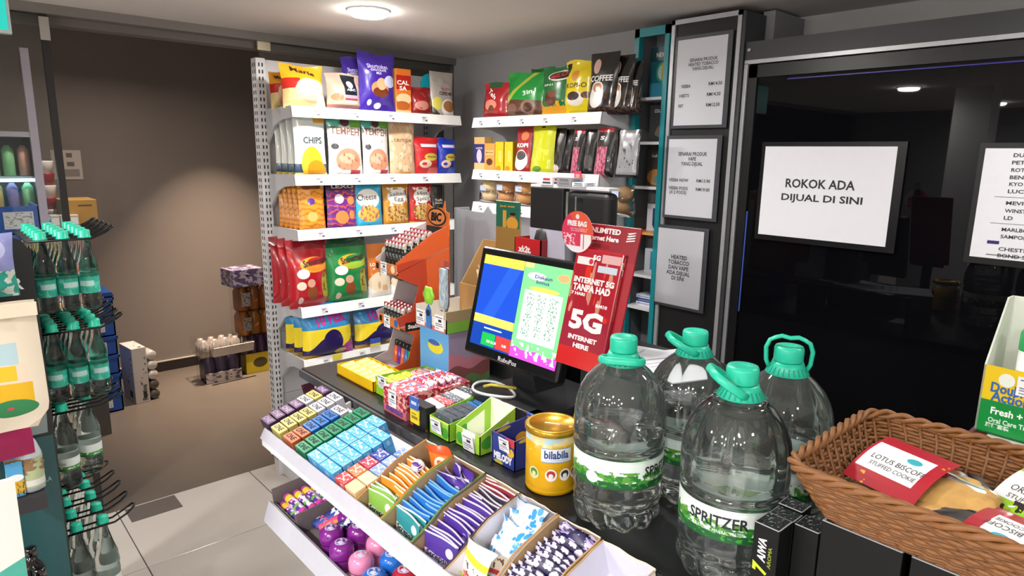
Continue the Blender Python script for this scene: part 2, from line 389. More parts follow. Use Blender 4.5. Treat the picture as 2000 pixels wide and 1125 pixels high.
tB = thing('gondola_shelf', 'white metal drink shelving fixed to the grey wall in the corner', 'shelf unit', (LIPX, YB1, 0), -pi/2)
LB = YB1-YB0
tags = {round(z, 3): [.05, .19, .36, .52, .7] for z in ZB}
shelf_unit(tB, LB, [(ZB[0], 0), (ZB[1], 0), (ZB[2], 0), (1.1, 0), (.75, 0)], BD, ZB[0]+.02, [.0, LB-.02], tags)

_sd = [10]
def putA(lv, x0, x1, yt, name, label, mat, texts=(), style='pillow', d=.07, off=.035, lean=.04, cat='snack bag', group=None, hk=1.0, backs=(), bstep=.05):
    Yb = LIPY+off; ym = (yt+at_y(lv))/2
    X0 = at(x0, ym, 1, Yb).x; X1 = at(x1, ym, 1, Yb).x; z = ZA[lv]-.01
    h = (at((x0+x1)/2, yt, 1, Yb).z-z)*hk; _sd[0] += 1
    o = bag(name, label, cat, X1-X0, h, d, mat, texts, style, _sd[0], group=group, loc=((X0+X1)/2, Yb+d*.25, z), lean=lean)
    for k, lb in enumerate(backs): dup(o, ((X0+X1)/2-.004*(k+1), Yb+d*.25+bstep*(k+1), z), (-lean, 0, R(random.uniform(-4, 4))), lb)
    return o
def at_y(lv): return (206, 340, 445, 590, 690, 780)[lv]
def putB(lv, x0, x1, yt, name, label, mat, texts=(), style='pillow', d=.07, off=.035, lean=.06, cat='drink pouch', group=None):
    Xb = LIPX+off; yb = (224, 336, 405)[lv]; ym = (yt+yb)/2
    y0 = at(x0, ym, 0, Xb).y; y1 = at(x1, ym, 0, Xb).y; z = ZB[lv]-.01
    h = at((x0+x1)/2, yt, 0, Xb).z-z; _sd[0] += 1
    return bag(name, label, cat, y0-y1, h, d, mat, texts, style, _sd[0], group=group, loc=(Xb+d*.25, (y0+y1)/2, z), rz=-pi/2, lean=lean)

# top shelf
mar = P('cracker', '#f2a51e', ('r', 0, 0, 1, .5, '#e2c88a'), ('r', 0, .42, .35, .66, '#c2281f'), ('e', .6, .36, .4, .26, '#e8a48c'), ('e', .58, .46, .33, .2, '#f0cda4'), ('r', .7, .0, 1, .3, '#f5e9c0'))
putA(0, 532, 572, 140, 'snack_bag', 'orange cracker bag set back at the perforated upright on the top shelf', mar, [('Marie', .5, .85, .6, .12, '#3a2010')], off=.15, d=.09, lean=.1)
putA(0, 556, 640, 124, 'snack_bag', 'crumpled orange and cream cracker bag in front on the top shelf', mar, [('Marie', .5, .84, .55, .12, '#3a2010', .03, -.2)], style='slack', d=.11, lean=.16)
ckp = P('cookie_tan', '#b99c8c', ('r', .42, .42, .82, .95, '#141c28'), ('r', .42, .34, .82, .41, '#e28fa2'), ('r', .42, .28, .82, .335, '#8c3b4c'), ('r', .42, .2, .82, .275, '#d9b8ae'), ('r', 0, 0, 1, .16, '#96655f'), ('e', .22, .35, .16, .1, '#a9795a'), ('e', .62, .7, .1, .1, '#e8e8ea'))
putA(0, 641, 708, 143, 'snack_bag', 'tan cookie bag with navy label beside the purple bag', ckp, [('ABC', .62, .56, .28, .06, '#f4f4f4')], style='slack', d=.09)
pur = P('purple_cake', '#3c2396', ('r', .0, 0, 1, .05, '#2b1672'), ('e', .48, .4, .24, .13, '#c98a5e'), ('e', .5, .345, .22, .085, '#6b3218'), ('e', .52, .48, .13, .1, '#dca57c'), ('e', .77, .53, .17, .1, '#c9cdf4'), ('e', .22, .17, .06, .05, '#d9d9ee'), ('e', .45, .12, .09, .05, '#d9d9ee'))
pt = [('Shortcakes', .45, .77, .55, .075, '#cfc8f0', .02), ('CHOCOLATE\nMILK', .45, .68, .42, .09, '#e6e2fa', .02)]
putA(0, 672, 716, 112, 'snack_bag', 'purple cake bag half hidden behind the other purple bag', pur, pt, off=.13, d=.06)
putA(0, 704, 776, 103, 'snack_bag', 'tall purple cake bag with brown cake picture on the top shelf', pur, pt, off=.02, d=.08)
orb = P('orange_carton', '#e2772a', ('r', 0, .55, 1, .86, '#b3241c'), ('e', .5, .35, .5, .12, '#e7c9a0'), ('e', .4, .2, .5, .1, '#b45a26'), ('r', 0, 0, 1, .1, '#eac391'))
def cart(name, label, x0, y0, z0, w, dpt, h, mats, rz=0, texts=(), cat='box', group=None, rot=None):
    """carton: front is -y; mats = one or [front, side, top]"""
    ms = mats if isinstance(mats, list) else [mats]
    idx = None if len(ms) == 1 else [1, 2, 0, 1, 0, 1]
    o = MB().box(-w/2, 0, 0, w/2, dpt, h, idx).build(name, ms, loc=(x0, y0, z0), rot=rot or (0, 0, rz)); bevel(o, .0012, 1)
    tag(o, label, cat, group)
    for t in texts:
        s, u, v, tw, th, col = t[:6]; fc = t[6] if len(t) > 6 else 'f'; rt = t[7] if len(t) > 7 else 0
        if fc == 'f': f = plane_f(((u-.5)*w, -.0006, v*h), (1, 0, 0), (0, 0, 1)); W_, H_ = w, h
        elif fc == 't': f = plane_f(((u-.5)*w, v*dpt, h+.0006), (1, 0, 0), (0, 1, 0)); W_, H_ = w, dpt
        elif fc == 'l': f = plane_f((-w/2-.0006, dpt*(1-u), v*h), (0, -1, 0), (0, 0, 1)); W_, H_ = dpt, h
        else: f = plane_f((w/2+.0006, dpt*u, v*h), (0, 1, 0), (0, 0, 1)); W_, H_ = dpt, h
        if abs(rt) > 1: letter(o, s, f, th*W_, M(col, .5), tw*H_, .03, 0, rt)
        else: letter(o, s, f, th*H_, M(col, .5), tw*W_, .03, 0, rt)
    return o
def cartA(lv, x0, x1, yt, label, mats, texts=(), dpt=.06, off=.03, rz=0, name='snack_box', cat='box'):
    Yb = LIPY+off; ym = (yt+at_y(lv))/2; X0 = at(x0, ym, 1, Yb).x; X1 = at(x1, ym, 1, Yb).x; z = ZA[lv]-.01
    return cart(name, label, (X0+X1)/2, Yb, z, X1-X0, dpt, at(x0, yt, 1, Yb).z-z, mats, rz, texts, cat)
cartA(0, 774, 803, 133, 'orange cracker carton with red panel on the top shelf', [orb, M('#e8a04a', .4), M('#d98a3a', .4)], [('CAL\nSA', .45, .64, .8, .22, '#f6efe6')])
putA(0, 803, 846, 170, 'snack_bag', 'slumped dark red biscuit bag on the top shelf', P('red_slump', '#8e1a1c', ('e', .42, .35, .3, .16, '#c9857a'), ('n', 6, .62, 0, .1, 1, .9, '#b0403a'), ('r', 0, 0, 1, .12, '#a32322')), style='slack', d=.08)
o = MB().prism([(-.022, 0), (.022, 0), (.022, .1), (.028, .105), (.04, .1), (.042, .12), (.03, .14), (.005, .15), (-.022, .14)], .006, lambda a, b, t: (-a, t, b)).build('shelf_marker', M('#22c4dc', .35))
tag(o, 'cyan hook-shaped plastic marker on the top shelf', 'marker'); q = at(838, 185, 1, 3.1); o.location = (q.x, 3.1, ZA[0]-.01); o.scale = (1.25, 1, 1.55)
putA(0, 843, 889, 140, 'snack_bag', 'pale coffee mix bag with cup picture at the end of the top shelf', P('coffee_pale', '#b4aca6', ('e', .22, .3, .2, .14, '#d8cf5a'), ('d', .7, 1, .1, .26, '#3a3430'), ('r', .5, .0, 1, .1, '#cfc5c0'), ('e', .68, .2, .33, .2, '#efeae6'), ('e', .7, .24, .25, .13, '#a9703f'), ('n', 7, .6, 0, .55, 1, .95, '#aaa39d')), [('COFFEE MIX', .6, .52, .6, .08, '#4a4038'), ('WHITE', .6, .62, .4, .06, '#c06a6a')], style='pouch', d=.06)

# second shelf
chp = P('chips_white', '#d8dcd8', ('r', .62, .86, 1, 1, '#d9a327'), ('r', 0, 0, 1, .06, '#e3c95a'), ('r', 0, .06, 1, .2, '#15415e'), ('e', .5, .2, .34, .28, '#e8b22a'), ('e', .62, .1, .3, .16, '#c98a1c'))
ct = [('CHIPS', .56, .58, .62, .11, '#3b474c', .03), ('Coconut', .5, .68, .5, .05, '#9aa3a0', .0)]
putA(1, 576, 639, 222, 'snack_bag', 'white chips bag with CHIPS lettering at the shelf front', chp, ct, style='pouch', d=.05, off=.02, group='white chips bags', backs=['white chips bag second in the row behind the front one', 'white chips bag third in the row behind the front one', 'rearmost white chips bag of the row by the upright'], bstep=.062)
tem = P('tempeh', '#d4d4d2', ('r', 0, .86, 1, 1, '#3f9a86'), ('r', .66, .83, 1, 1, '#63a83a'), ('r', 0, .8, .3, .93, '#4fb3a0'), ('e', .5, .91, .14, .07, '#4e1e26'), ('e', .53, .27, .37, .2, '#c98a6e'), ('e', .5, .3, .25, .09, '#dba68c'), ('n', 9, .58, .2, .1, .9, .42, '#b06a50'), ('r', .3, .0, .55, .1, '#f6f2f0'), ('r', .56, .02, .86, .1, '#b2314a'), ('e', .16, .5, .1, .05, '#454549'))
tt = [('TEMPEH', .5, .76, .86, .12, '#7a5648', .02, -.05), ('Chips', .52, .6, .4, .09, '#a9a9ad', .01)]
putA(1, 643, 710, 228, 'snack_bag', 'white and green tempeh bag beside the white chips bag', tem, tt, style='pouch', d=.06, off=.02)
putA(1, 711, 762, 231, 'snack_bag', 'white and green tempeh bag beside the beige pouch', tem, tt, style='pouch', d=.06, off=.03)
putA(1, 763, 813, 240, 'snack_bag', 'beige cracker pouch printed with pale chips', P('beige_temp', '#cfae8c', ('v', 6, .42, 0, 0, 1, 1, '#e2c6a4'), ('v', 9, .22, 0, 0, 1, 1, '#b98f6a'), ('r', .3, .0, .75, .06, '#d8972e')), [('tempe', .5, .66, .7, .1, '#8a6a4a', .01)], style='pouch', d=.05)
rg = lambda c, c2: P('ring_'+c[1:], c, ('e', .6, .48, .3, .1, '#c9c34a'), ('e', .35, .3, .24, .11, '#e9c9b0'), ('e', .3, .3, .1, .04, c), ('r', .5, .03, .95, .2, c2), ('r', .2, .74, .9, .82, '#e6e0e8'))
putA(1, 813, 859, 268, 'snack_bag', 'small red snack bag beside the blue one', rg('#c4232a', '#d8605a'), [('Rings', .62, .48, .4, .06, '#b3202a')], d=.06)
putA(1, 857, 893, 270, 'snack_bag', 'small blue snack bag at the end of the second shelf', rg('#1e37b0', '#4a62cc'), [('Rings', .62, .48, .4, .06, '#b3202a')], d=.06)

# third shelf
ors = P('orange_stripe', '#e79a2e', ('s', 9, 2.2, .3, '#cf7a22'), ('s', 9, 2.2, .1, '#b5601c'), ('e', .45, .62, .14, .07, '#5a3a9a'), ('e', .45, .3, .2, .1, '#e9b86a'), ('r', .15, .88, .85, .97, '#8a4520'))
putA(2, 585, 637, 358, 'snack_bag', 'orange striped cracker bag facing out at the shelf front', ors, [('LEXO', .5, .9, .6, .06, '#7a3a1a')], style='pouch', d=.05, off=.02, group='orange striped bags', backs=['orange striped cracker bag %s behind the front one' % w for w in ('first', 'second', 'third', 'fourth')], bstep=.046)
dkb = P('navy_bag', '#1c1a3e', ('e', .5, .6, .3, .1, '#8a8aa8'))
putA(2, 618, 645, 362, 'snack_bag', 'dark navy bag showing between the orange and purple bags', dkb, style='pouch', d=.04, off=.1)
putA(2, 640, 698, 355, 'snack_bag', 'purple striped cracker bag with white disc', P('lexo', '#6a2a86', ('s', 8, 2.5, .32, '#b23a5a'), ('s', 8, 2.5, .12, '#d8603a'), ('r', 0, .82, 1, 1, '#3a1438'), ('e', .4, .64, .15, .1, '#f0eef2'), ('e', .45, .25, .22, .14, '#e08a4a'), ('e', .8, .6, .13, .09, '#e08a4a'), ('e', .8, .3, .1, .09, '#e08a4a')), [('LEXO', .55, .9, .75, .08, '#e8d8d0')], style='pouch', d=.05, off=.02)
mel = lambda k, c, c2: P(k, c, ('n', 5, .54, .1, .45, .95, .88, '#f2efec'), ('e', .52, .66, .38, .17, '#f2efec'), ('e', .5, .28, .36, .2, '#c9a05a'), ('n', 9, .52, .12, .1, .88, .45, '#8a5a2a'), ('n', 11, .62, .12, .1, .88, .45, '#e8c48a'), ('r', 0, 0, 1, .06, c2))
putA(2, 697, 749, 357, 'snack_bag', 'cyan cheese pretzel bag with white splash', P('cheese', '#2fa9d4', ('e', .45, .64, .42, .22, '#f2efec'), ('e', .45, .3, .4, .18, '#d8b04a'), ('n', 8, .55, .08, .14, .85, .5, '#c06a6a'), ('n', 10, .6, .08, .14, .85, .5, '#8a6a2a')), [('Cheese', .4, .68, .72, .14, '#30343a', .01, .05)], style='pouch', d=.06, off=.02)
putA(2, 751, 801, 356, 'snack_bag', 'golden salted egg pretzel bag with white splash', mel('egg', '#c98a1e', '#b0741a'), [('Salted\nEgg', .55, .66, .66, .24, '#30343a', .0, .05)], style='pouch', d=.06, off=.025)
putA(2, 802, 847, 356, 'snack_bag', 'red hot spicy pretzel bag with white splash', mel('spicy', '#b8221f', '#d8b23a'), [('Hot\nSpicy', .55, .66, .62, .24, '#30343a', .0, .05)], style='pouch', d=.06, off=.025)
putA(2, 845, 870, 362, 'snack_bag', 'narrow black pretzel bag at the end of the third shelf', P('black_truffle', '#211f1c', ('e', .5, .25, .35, .15, '#4a4630'), ('r', .2, .5, .8, .54, '#8a8a86')), [('Truffle', .5, .6, .6, .07, '#a9a9a4')], style='pouch', d=.05, off=.03)

# fourth shelf
sg = lambda k, c, c2, n: P(k, c, ('r', 0, .84, 1, 1, c2), ('e', .6, .62, .36, .11, '#d9a52a'), ('e', .68, .66, .25, .06, c), ('e', .68, .57, .28, .045, n), ('e', .3, .5, .15, .07, '#eceaf0'), ('e', .5, .22, .13, .1, '#8a4a2a'), ('e', .24, .33, .11, .06, '#e6ddc8'), ('e', .48, .36, .1, .06, '#d9a58a'), ('e', .85, .3, .1, .2, '#a9a23a'), ('n', 14, .55, .76, .1, .95, .5, '#7a5a20'), ('e', .22, .12, .06, .05, '#d8b8b0'))
putA(3, 566, 645, 466, 'snack_bag', 'large red nut bag with yellow swoosh lettering', sg('nut_red', '#b01a26', '#8c101c', '#e08a2a'), [('Snowman', .62, .665, .62, .1, '#3a1408', .03, .14)], style='slack', d=.085, off=.015, lean=.05, backs=['red nut bag directly behind the front red one', 'rearmost red nut bag by the upright'], bstep=.085)
putA(3, 640, 721, 462, 'snack_bag', 'large green nut bag with yellow swoosh lettering', sg('nut_green', '#15803f', '#0d4a26', '#9ac23a'), [('Snowman', .6, .665, .6, .1, '#3a1408', .03, .14)], style='slack', d=.08, off=.015, lean=.05)
pis = lambda k, c: P(k, c, ('r', 0, 0, 1, .22, '#ece8e4'), ('e', .5, .28, .5, .2, '#e6d3b8'), ('v', 5, .35, .1, .12, .9, .45, '#c9a982'), ('e', .8, .84, .17, .09, '#f0e6d8'))
putA(3, 721, 766, 476, 'snack_bag', 'orange peanut pouch with white lettering', pis('peanut', '#d9772a'), [('LONDON', .42, .62, .72, .06, '#f8efe4'), ('peanut', .42, .54, .5, .05, '#f8efe4')], style='pouch', d=.06)
putA(3, 766, 806, 480, 'snack_bag', 'red peanut pouch beside the orange one', pis('peanut_red', '#b5242c'), [('MOCHA', .4, .62, .6, .06, '#f8efe4')], style='pouch', d=.06)

# fifth shelf
tp = P('ten_pack', '#2a86c0', ('r', 0, 0, 1, .55, '#ecd32a'), ('h', .5, .03, 5, 1, '#ecd32a'), ('h', .28, .1, 9, 4.2, '#271a55'), ('e', .55, .3, .2, .22, '#271a55'), ('h', .06, .03, 8, 1, '#b8942a'), ('e', .9, .12, .16, .12, '#b03a96'), ('e', .7, .1, .12, .05, '#cfae6a'))
t10 = [('10 PEK', .56, .74, .62, .24, '#b01f8a', .05, .08), ('FUN', .4, .92, .3, .08, '#8a1f9a', .04, .05)]
putA(4, 592, 692, 594, 'snack_bag', 'blue and yellow multipack with dark hill print at the shelf front', tp, t10, style='slack', d=.08, off=.0, lean=.06, backs=['blue and yellow multipack directly behind the hill-print front one', 'rearmost blue and yellow multipack by the upright'], bstep=.085)
putA(4, 696, 792, 590, 'snack_bag', 'blue and yellow multipack at the fifth shelf end behind the lighter stand', tp, t10, style='slack', d=.09, off=.02, lean=.1)
o = MB().box(-.03, 0, 0, .03, .002, .04).build('shelf_card', PM('promo_card', '#3a5ab8', [('r', 0, 0, 1, .35, '#e8d23a')])); tag(o, 'small blue and yellow price card on the fifth shelf edge', 'price card'); q = at(733, 668, 1, LIPY-.014); o.location = (q.x, LIPY-.016, q.z-.02)
o = MB().box(-.025, 0, 0, .025, .002, .025).build('shelf_card', M('#e3cf2a', .5)); tag(o, 'plain yellow price card on the fifth shelf edge', 'price card'); q = at(659, 697, 1, LIPY-.014); o.location = (q.x, LIPY-.016, q.z-.012)
dp = P('dark_plum', '#4a1c30', ('n', 5, .55, 0, 0, 1, 1, '#6a2a3c'))
for i in range(3):
    bag('snack_bag', 'dark plum snack bag lying on the bottom shelf, %s from the upright' % ORD[i], 'snack bag', .24, .26, .1, dp, (), 'slack', 80+i, group='dark plum bags', loc=(XA0+.16+.27*i, LIPY+.04, ZA[5]-.01), rz=R(-10), lean=.5)

# ------------------------------------------------------------ drinks shelf on the wall
putB(0, 941, 987, 160, 'drink_pouch', 'red malt drink bag at the far end of the wall shelf', P('red_malt', '#a81f24', ('r', .2, .85, .7, 1, '#2a5a3a'), ('e', .45, .38, .26, .14, '#d98a78'), ('e', .5, .25, .12, .12, '#6a3a24'), ('r', .0, .0, 1, .05, '#c43a3a')), [('Teh', .45, .68, .5, .12, '#f4ece8', .03, -.5)], style='slack', d=.07)
grm = P('green_malt', '#189038', ('r', 0, .0, 1, .36, '#5a3a2a'), ('h', .36, .04, 4, .5, '#5a3a2a'), ('e', .7, .22, .17, .16, '#8a6a5c'), ('e', .7, .22, .11, .1, '#4a2a20'), ('e', .25, .2, .16, .12, '#7a5a4a'), ('r', 0, 0, 1, .06, '#189038'), ('d', 1, -1, -.35, -.22, '#a8b83a'))
putB(0, 985, 1058, 140, 'drink_pouch', 'crumpled bright green chocolate malt bag in front', grm, [('3in1', .72, .55, .3, .1, '#eef4ea', .02, .2)], style='slack', d=.08)
putB(0, 1030, 1072, 132, 'drink_pouch', 'dark green malt bag behind the crumpled green bag', P('green_dark', '#127030', ('n', 4, .6, 0, 0, 1, .4, '#3a4a24')), style='slack', d=.06, off=.13)
putB(0, 1053, 1111, 128, 'drink_pouch', 'tall green chocolate malt bag with white oval emblem', P('milo', '#1d6e36', ('r', 0, 0, 1, .2, '#e2a52c'), ('n', 5, .5, 0, .05, 1, .3, '#e2a52c'), ('e', .45, .35, .2, .14, '#5a2e22'), ('e', .5, .44, .14, .07, '#7a4632'), ('e', .64, .8, .36, .11, '#e9ece6'), ('e', .64, .8, .31, .08, '#2a2a26')), [('MILO', .64, .8, .5, .1, '#c23a34', .04, .2), ('3IN1', .35, .62, .35, .04, '#d8e4d8')], d=.07)
putB(0, 1098, 1154, 117, 'drink_pouch', 'yellow black coffee bag beside the tall green bag', P('kopi', '#e6cf1e', ('r', .05, .72, .22, .95, '#1f1c18'), ('e', .48, .72, .13, .1, '#d8923a'), ('e', .5, .3, .3, .13, '#ece8e2'), ('e', .45, .35, .22, .08, '#3a2a2a'), ('e', .85, .36, .13, .06, '#5a3420'), ('r', .2, .0, .8, .1, '#c9b61a')), [('KOPI-O', .52, .54, .7, .09, '#3a3216', .01)], d=.07)
cof = P('coffee_black', '#161413', ('r', 0, 0, 1, .14, '#2a1a16'), ('n', 9, .55, .55, .05, 1, .4, '#4a2a22'), ('e', .42, .3, .25, .2, '#e4e2de'), ('e', .42, .43, .21, .1, '#efe8e0'), ('e', .42, .43, .16, .075, '#b5794a'), ('e', .3, .78, .13, .12, '#c9a29a'), ('e', .78, .38, .08, .06, '#3a3634'))
for i, (a, b_, c) in enumerate(((1145, 1200, 101), (1190, 1229, 106), (1224, 1246, 118))):
    putB(0, a, b_, c, 'drink_pouch', 'black coffee bag with white cup picture, %s' % ['nearest the yellow bag', 'in the middle of three', 'nearest the teal cabinet'][i], cof, [('COFFEE', .5, .58, .8, .1, '#e4e2de', .03)], style='pouch', d=.07, off=.03+.03*i, group='black coffee bags')
bx = lambda k, c, *s: P(k, c, *s, rough=.4, coat=0)
def cartB(lv, x0, x1, yt, label, mats, texts=(), dpt=.06, off=.03, name='drink_box'):
    Xb = LIPX+off; ym = (yt+(224, 336, 405)[lv])/2; y0 = at(x0, ym, 0, Xb).y; y1 = at(x1, ym, 0, Xb).y; z = ZB[lv]-.01
    return cart(name, label, Xb, (y0+y1)/2, z, y0-y1, dpt, at(x0, yt, 0, Xb).z-z, mats, -pi/2, texts, 'box')
cartB(1, 926, 946, 268, 'navy and cream coffee carton at the shelf end', [bx('cnavy', '#26307a', ('r', 0, 0, 1, .25, '#dcc08a'), ('r', 0, .8, 1, 1, '#d8b070'), ('e', .5, .45, .25, .2, '#cfc8d8')), M('#c9a468', .5), M('#d8b070', .5)], [('LATTE', .5, .68, .6, .05, '#e8e8f4')])
cartB(1, 946, 966, 280, 'pale orange coffee carton beside the navy carton', [bx('corng', '#e0a04e', ('e', .5, .35, .3, .12, '#5a3022'), ('r', .1, .6, .9, .75, '#ecc28a')), M('#c98a3e', .5), M('#d09a50', .5)], [('MOCHA', .5, .68, .7, .06, '#8a5a28')])
for i in range(2):
    cartB(1, 967+18*i, 983+18*i, 277, 'slim yellow carton %s' % ['beside the pale orange carton', 'beside the red coffee pouch'][i], [bx('cyel%d' % i, '#e8c21e', ('r', .45, .35, .75, .7, '#f0da7a'), ('e', .4, .12, .3, .1, '#c98a1e')), M('#b88a14', .5), M('#c9a21a', .5)], [('TEH TARIK', .6, .52, .3, .05, '#a8841a', 'f', 1.57)])
putB(1, 1003, 1034, 247, 'drink_pouch', 'red coffee pouch with white cup picture', P('kopired', '#9c1d26', ('e', .5, .28, .4, .22, '#eceae8'), ('e', .5, .38, .3, .1, '#4a4448'), ('e', .6, .8, .25, .1, '#c9764a')), [('KOPI', .5, .6, .75, .09, '#f2ecea', .04)], style='pouch', d=.05, off=.02)
putB(1, 1033, 1078, 243, 'drink_pouch', 'shiny yellow green tea pouch with hang hole', P('ygreen', '#c4c81e', ('n', 3, .52, .0, .0, 1, .5, '#cfd84a'), ('e', .45, .1, .2, .06, '#5a8a2a'), ('e', .5, .95, .1, .02, '#3a3a14'), rough=.2), style='pouch', d=.06, off=.01)
bk = P('black_tea', '#1a1817', ('e', .5, .12, .3, .1, '#c9b8b4'), ('n', 6, .55, .2, .2, .8, .9, '#4a3c2a'))
putB(1, 1077, 1098, 250, 'drink_pouch', 'narrow black tea pouch beside the yellow green pouch', bk, style='pouch', d=.05)
putB(1, 1094, 1115, 252, 'drink_pouch', 'plain black pouch beside the narrow black pouch', P('blk', '#16151a'), style='pouch', d=.05, off=.05)
pk = P('pink_tea', '#151314', ('r', .15, .0, .72, .62, '#c96a86'), ('n', 9, .52, .15, 0, .72, .62, '#8a3a54'), ('r', .1, .92, .9, 1, '#b01f2e'), ('e', .45, .72, .3, .09, '#232022'), ('r', .0, .0, .12, 1, '#6a686c'))
putB(1, 1114, 1136, 253, 'drink_pouch', 'black and pink pouch behind the pink shelf tag', pk, [('S', .4, .8, .25, .08, '#e8e4e4')], style='pouch', d=.05, off=.015)
putB(1, 1135, 1160, 252, 'drink_pouch', 'black pouch between the two pink pouches', P('blk2', '#191718', ('e', .5, .85, .4, .07, '#3a322e'), ('e', .6, .3, .3, .15, '#4a4648')), style='pouch', d=.05, off=.03)
putB(1, 1158, 1196, 250, 'drink_pouch', 'black and pink pouch with glossy streak near the shelf end', pk, [('S', .4, .8, .25, .08, '#e8e4e4')], style='pouch', d=.05, off=.015)
putB(1, 1200, 1246, 253, 'drink_pouch', 'grey pouch with black scribble beside the teal cabinet', P('scrib', '#17161a', ('r', .12, .06, .95, .92, '#8e8e94'), ('n', 8, .6, .25, .2, .85, .8, '#3a3a40'), ('n', 11, .63, .2, .15, .9, .85, '#8e8e94')), style='pouch', d=.04, off=.03)
o = MB().box(-.02, 0, 0, .02, .002, .055).build('shelf_card', PM('pink_tag', '#d83a6a', [('r', .2, .5, .8, .75, '#f0a08a')])); tag(o, 'pink promotion card on the wall shelf edge', 'price card'); q = at(1128, 345, 0, LIPX-.02); o.location = (LIPX-.02, q.y, q.z-.03); o.rotation_euler = (0, 0, -pi/2)
CLEARP = FILM('clear_bag', (.97, .965, .96, 1), 1.22, .015, .14)
BREAD = P('bun', '#c98a4e', ('n', 4, .5, 0, 0, 1, 1, '#dca465'), rough=.6, coat=0)
def breadbag(x0, x1, yt, label, col, n):
    Xb = LIPX+.03; y0 = at(x0, 390, 0, Xb).y; y1 = at(x1, 390, 0, Xb).y; z = ZB[2]-.01; h = at(x0, yt, 0, Xb).z-z; w = y0-y1
    t = bag('bread_bag', label, 'bread', w, h, .1, CLEARP, (), 'slack', 200+n, loc=(Xb+.04, (y0+y1)/2, z), rz=-pi/2)
    for k in range(2):
        MB().lathe([(0, 0), (w*.3, .006), (w*.36, .025), (w*.3, .05), (0, .062)], 14).build('bun', M(col, .6, vary=.2, scale=20), t, loc=((k-.5)*w*.1, 0, .012+.06*k), rot=(.3*(k-.5), .35*(k-.5), 0), smooth=True)
    MB().box(-w*.16, -.054, h*.62, w*.16, -.053, h*.86).build('sticker', M('#b9c8e6', .4), t)
breadbag(930, 965, 355, 'clear bag of pale bread at the shelf end', '#d9c39a', 0)
breadbag(962, 997, 352, 'clear bag of brown buns beside the pale bread', '#c08a58', 1)
breadbag(997, 1036, 354, 'clear bag of brown buns beside the black screen', '#c08a50', 2)
breadbag(1184, 1226, 360, 'clear bag of dull buns beside the teal cabinet', '#8a6c4a', 3)
# ------------------------------------------------------------ checkout counter and its display trays
ZC = .963
BLK = M('#17181a', .35, vary=.1); BLK2 = M('#0d0e10', .25); CARD = M('#b08f66', .8, vary=.08); CARDIN = M('#a58a68', .85, vary=.08)
t = thing('checkout_counter', 'long black topped checkout counter', 'counter', (0, 0, 0))
bevel(MB().box(.924, -.7, ZC-.035, 1.72, 2.12, ZC).build('worktop', M('#1d1f22', .42, vary=.12, scale=60), t), .002, 1)
MB().box(.915, -.7, ZC-.03, .924, 2.12, ZC-.004).build('edge_strip', M('#4a4b4f', .35), t)
MB().box(.96, -.7, .0, 1.68, 2.1, ZC-.035).build('cabinet', M('#b9b7b8', .5), t)
t = thing('counter_riser', 'low dark riser shelf along the back of the counter', 'riser', (1.38, .92, ZC))
MB().box(0, 0, .14, .3, .98, .157).build('board', BLK, t)
for y in (0, .48, .965): MB().box(0, y, 0, .3, y+.015, .14).build('support', BLK, t)
RISE = ZC+.157
# tilted tray
TA = math.atan(.3); TZ0 = .882
def T(x, y, z=0): return Vector((.66+x*cos(TA)-z*sin(TA), y, TZ0+x*sin(TA)+z*cos(TA)))
TR = Matrix.Rotation(-TA, 4, 'Y')
rk = thing('display_rack', 'white tiered sweet rack fixed to the counter front', 'display rack', (0, 0, 0))
mb = MB(); mb.hexa([tuple(T(0, -.3, -.006)), tuple(T(.235, -.3, -.006)), tuple(T(.235, 1.8, -.006)), tuple(T(0, 1.8, -.006)), tuple(T(0, -.3)), tuple(T(.235, -.3)), tuple(T(.235, 1.8)), tuple(T(0, 1.8))])
tr1 = mb.build('upper_tray', STEEL, rk)
MB().hexa([(.637, -.3, .908), (.645, -.3, .9), (.645, 1.762, .9), (.637, 1.762, .908), (.652, -.3, .936), (.66, -.3, .93), (.66, 1.762, .93), (.652, 1.762, .936)]).build('price_rail', M('#b9b9c6', .35), tr1)
MB().box(.645, -.3, .882, .66, 1.77, .9).build('rail_foot', STEEL, tr1)
tr2 = MB().hexa([(.652, -.3, .655), (.91, -.3, .68), (.91, 1.79, .68), (.652, 1.79, .655), (.652, -.3, .663), (.91, -.3, .688), (.91, 1.79, .688), (.652, 1.79, .663)]).build('lower_tray', STEEL, rk)
MB().hexa([(.632, -.3, .655), (.645, -.3, .65), (.645, 1.76, .65), (.632, 1.76, .655), (.65, -.3, .712), (.658, -.3, .708), (.658, 1.76, .708), (.65, 1.76, .712)]).build('price_rail', M('#b9b9c6', .35), tr2)
tr3 = MB().box(.65, -.3, .36, .93, 1.7, .368).build('bottom_tray', STEEL, rk)
for y in (1.7, .7, -.25): MB().box(.91, y, 0, .955, y+.03, .93).build('upright', STEEL, rk)
for y in (1.74, -.3): MB().prism([(.66, .89), (.66, .86), (.74, .845), (.91, .73), (.91, .955)], .01, lambda a, b, tt, y=y: (a, y+tt, b)).build('end_bracket', STEELD, rk)

def tilt_obj(o, x, y, z=0, rz=0, lean=0, ry=0):
    m = TR @ Matrix.Rotation(rz, 4, 'Z') @ Matrix.Rotation(-lean, 4, 'X') @ Matrix.Rotation(ry, 4, 'Y')
    o.location = T(x, y, z); o.rotation_euler = m.to_euler(); return o
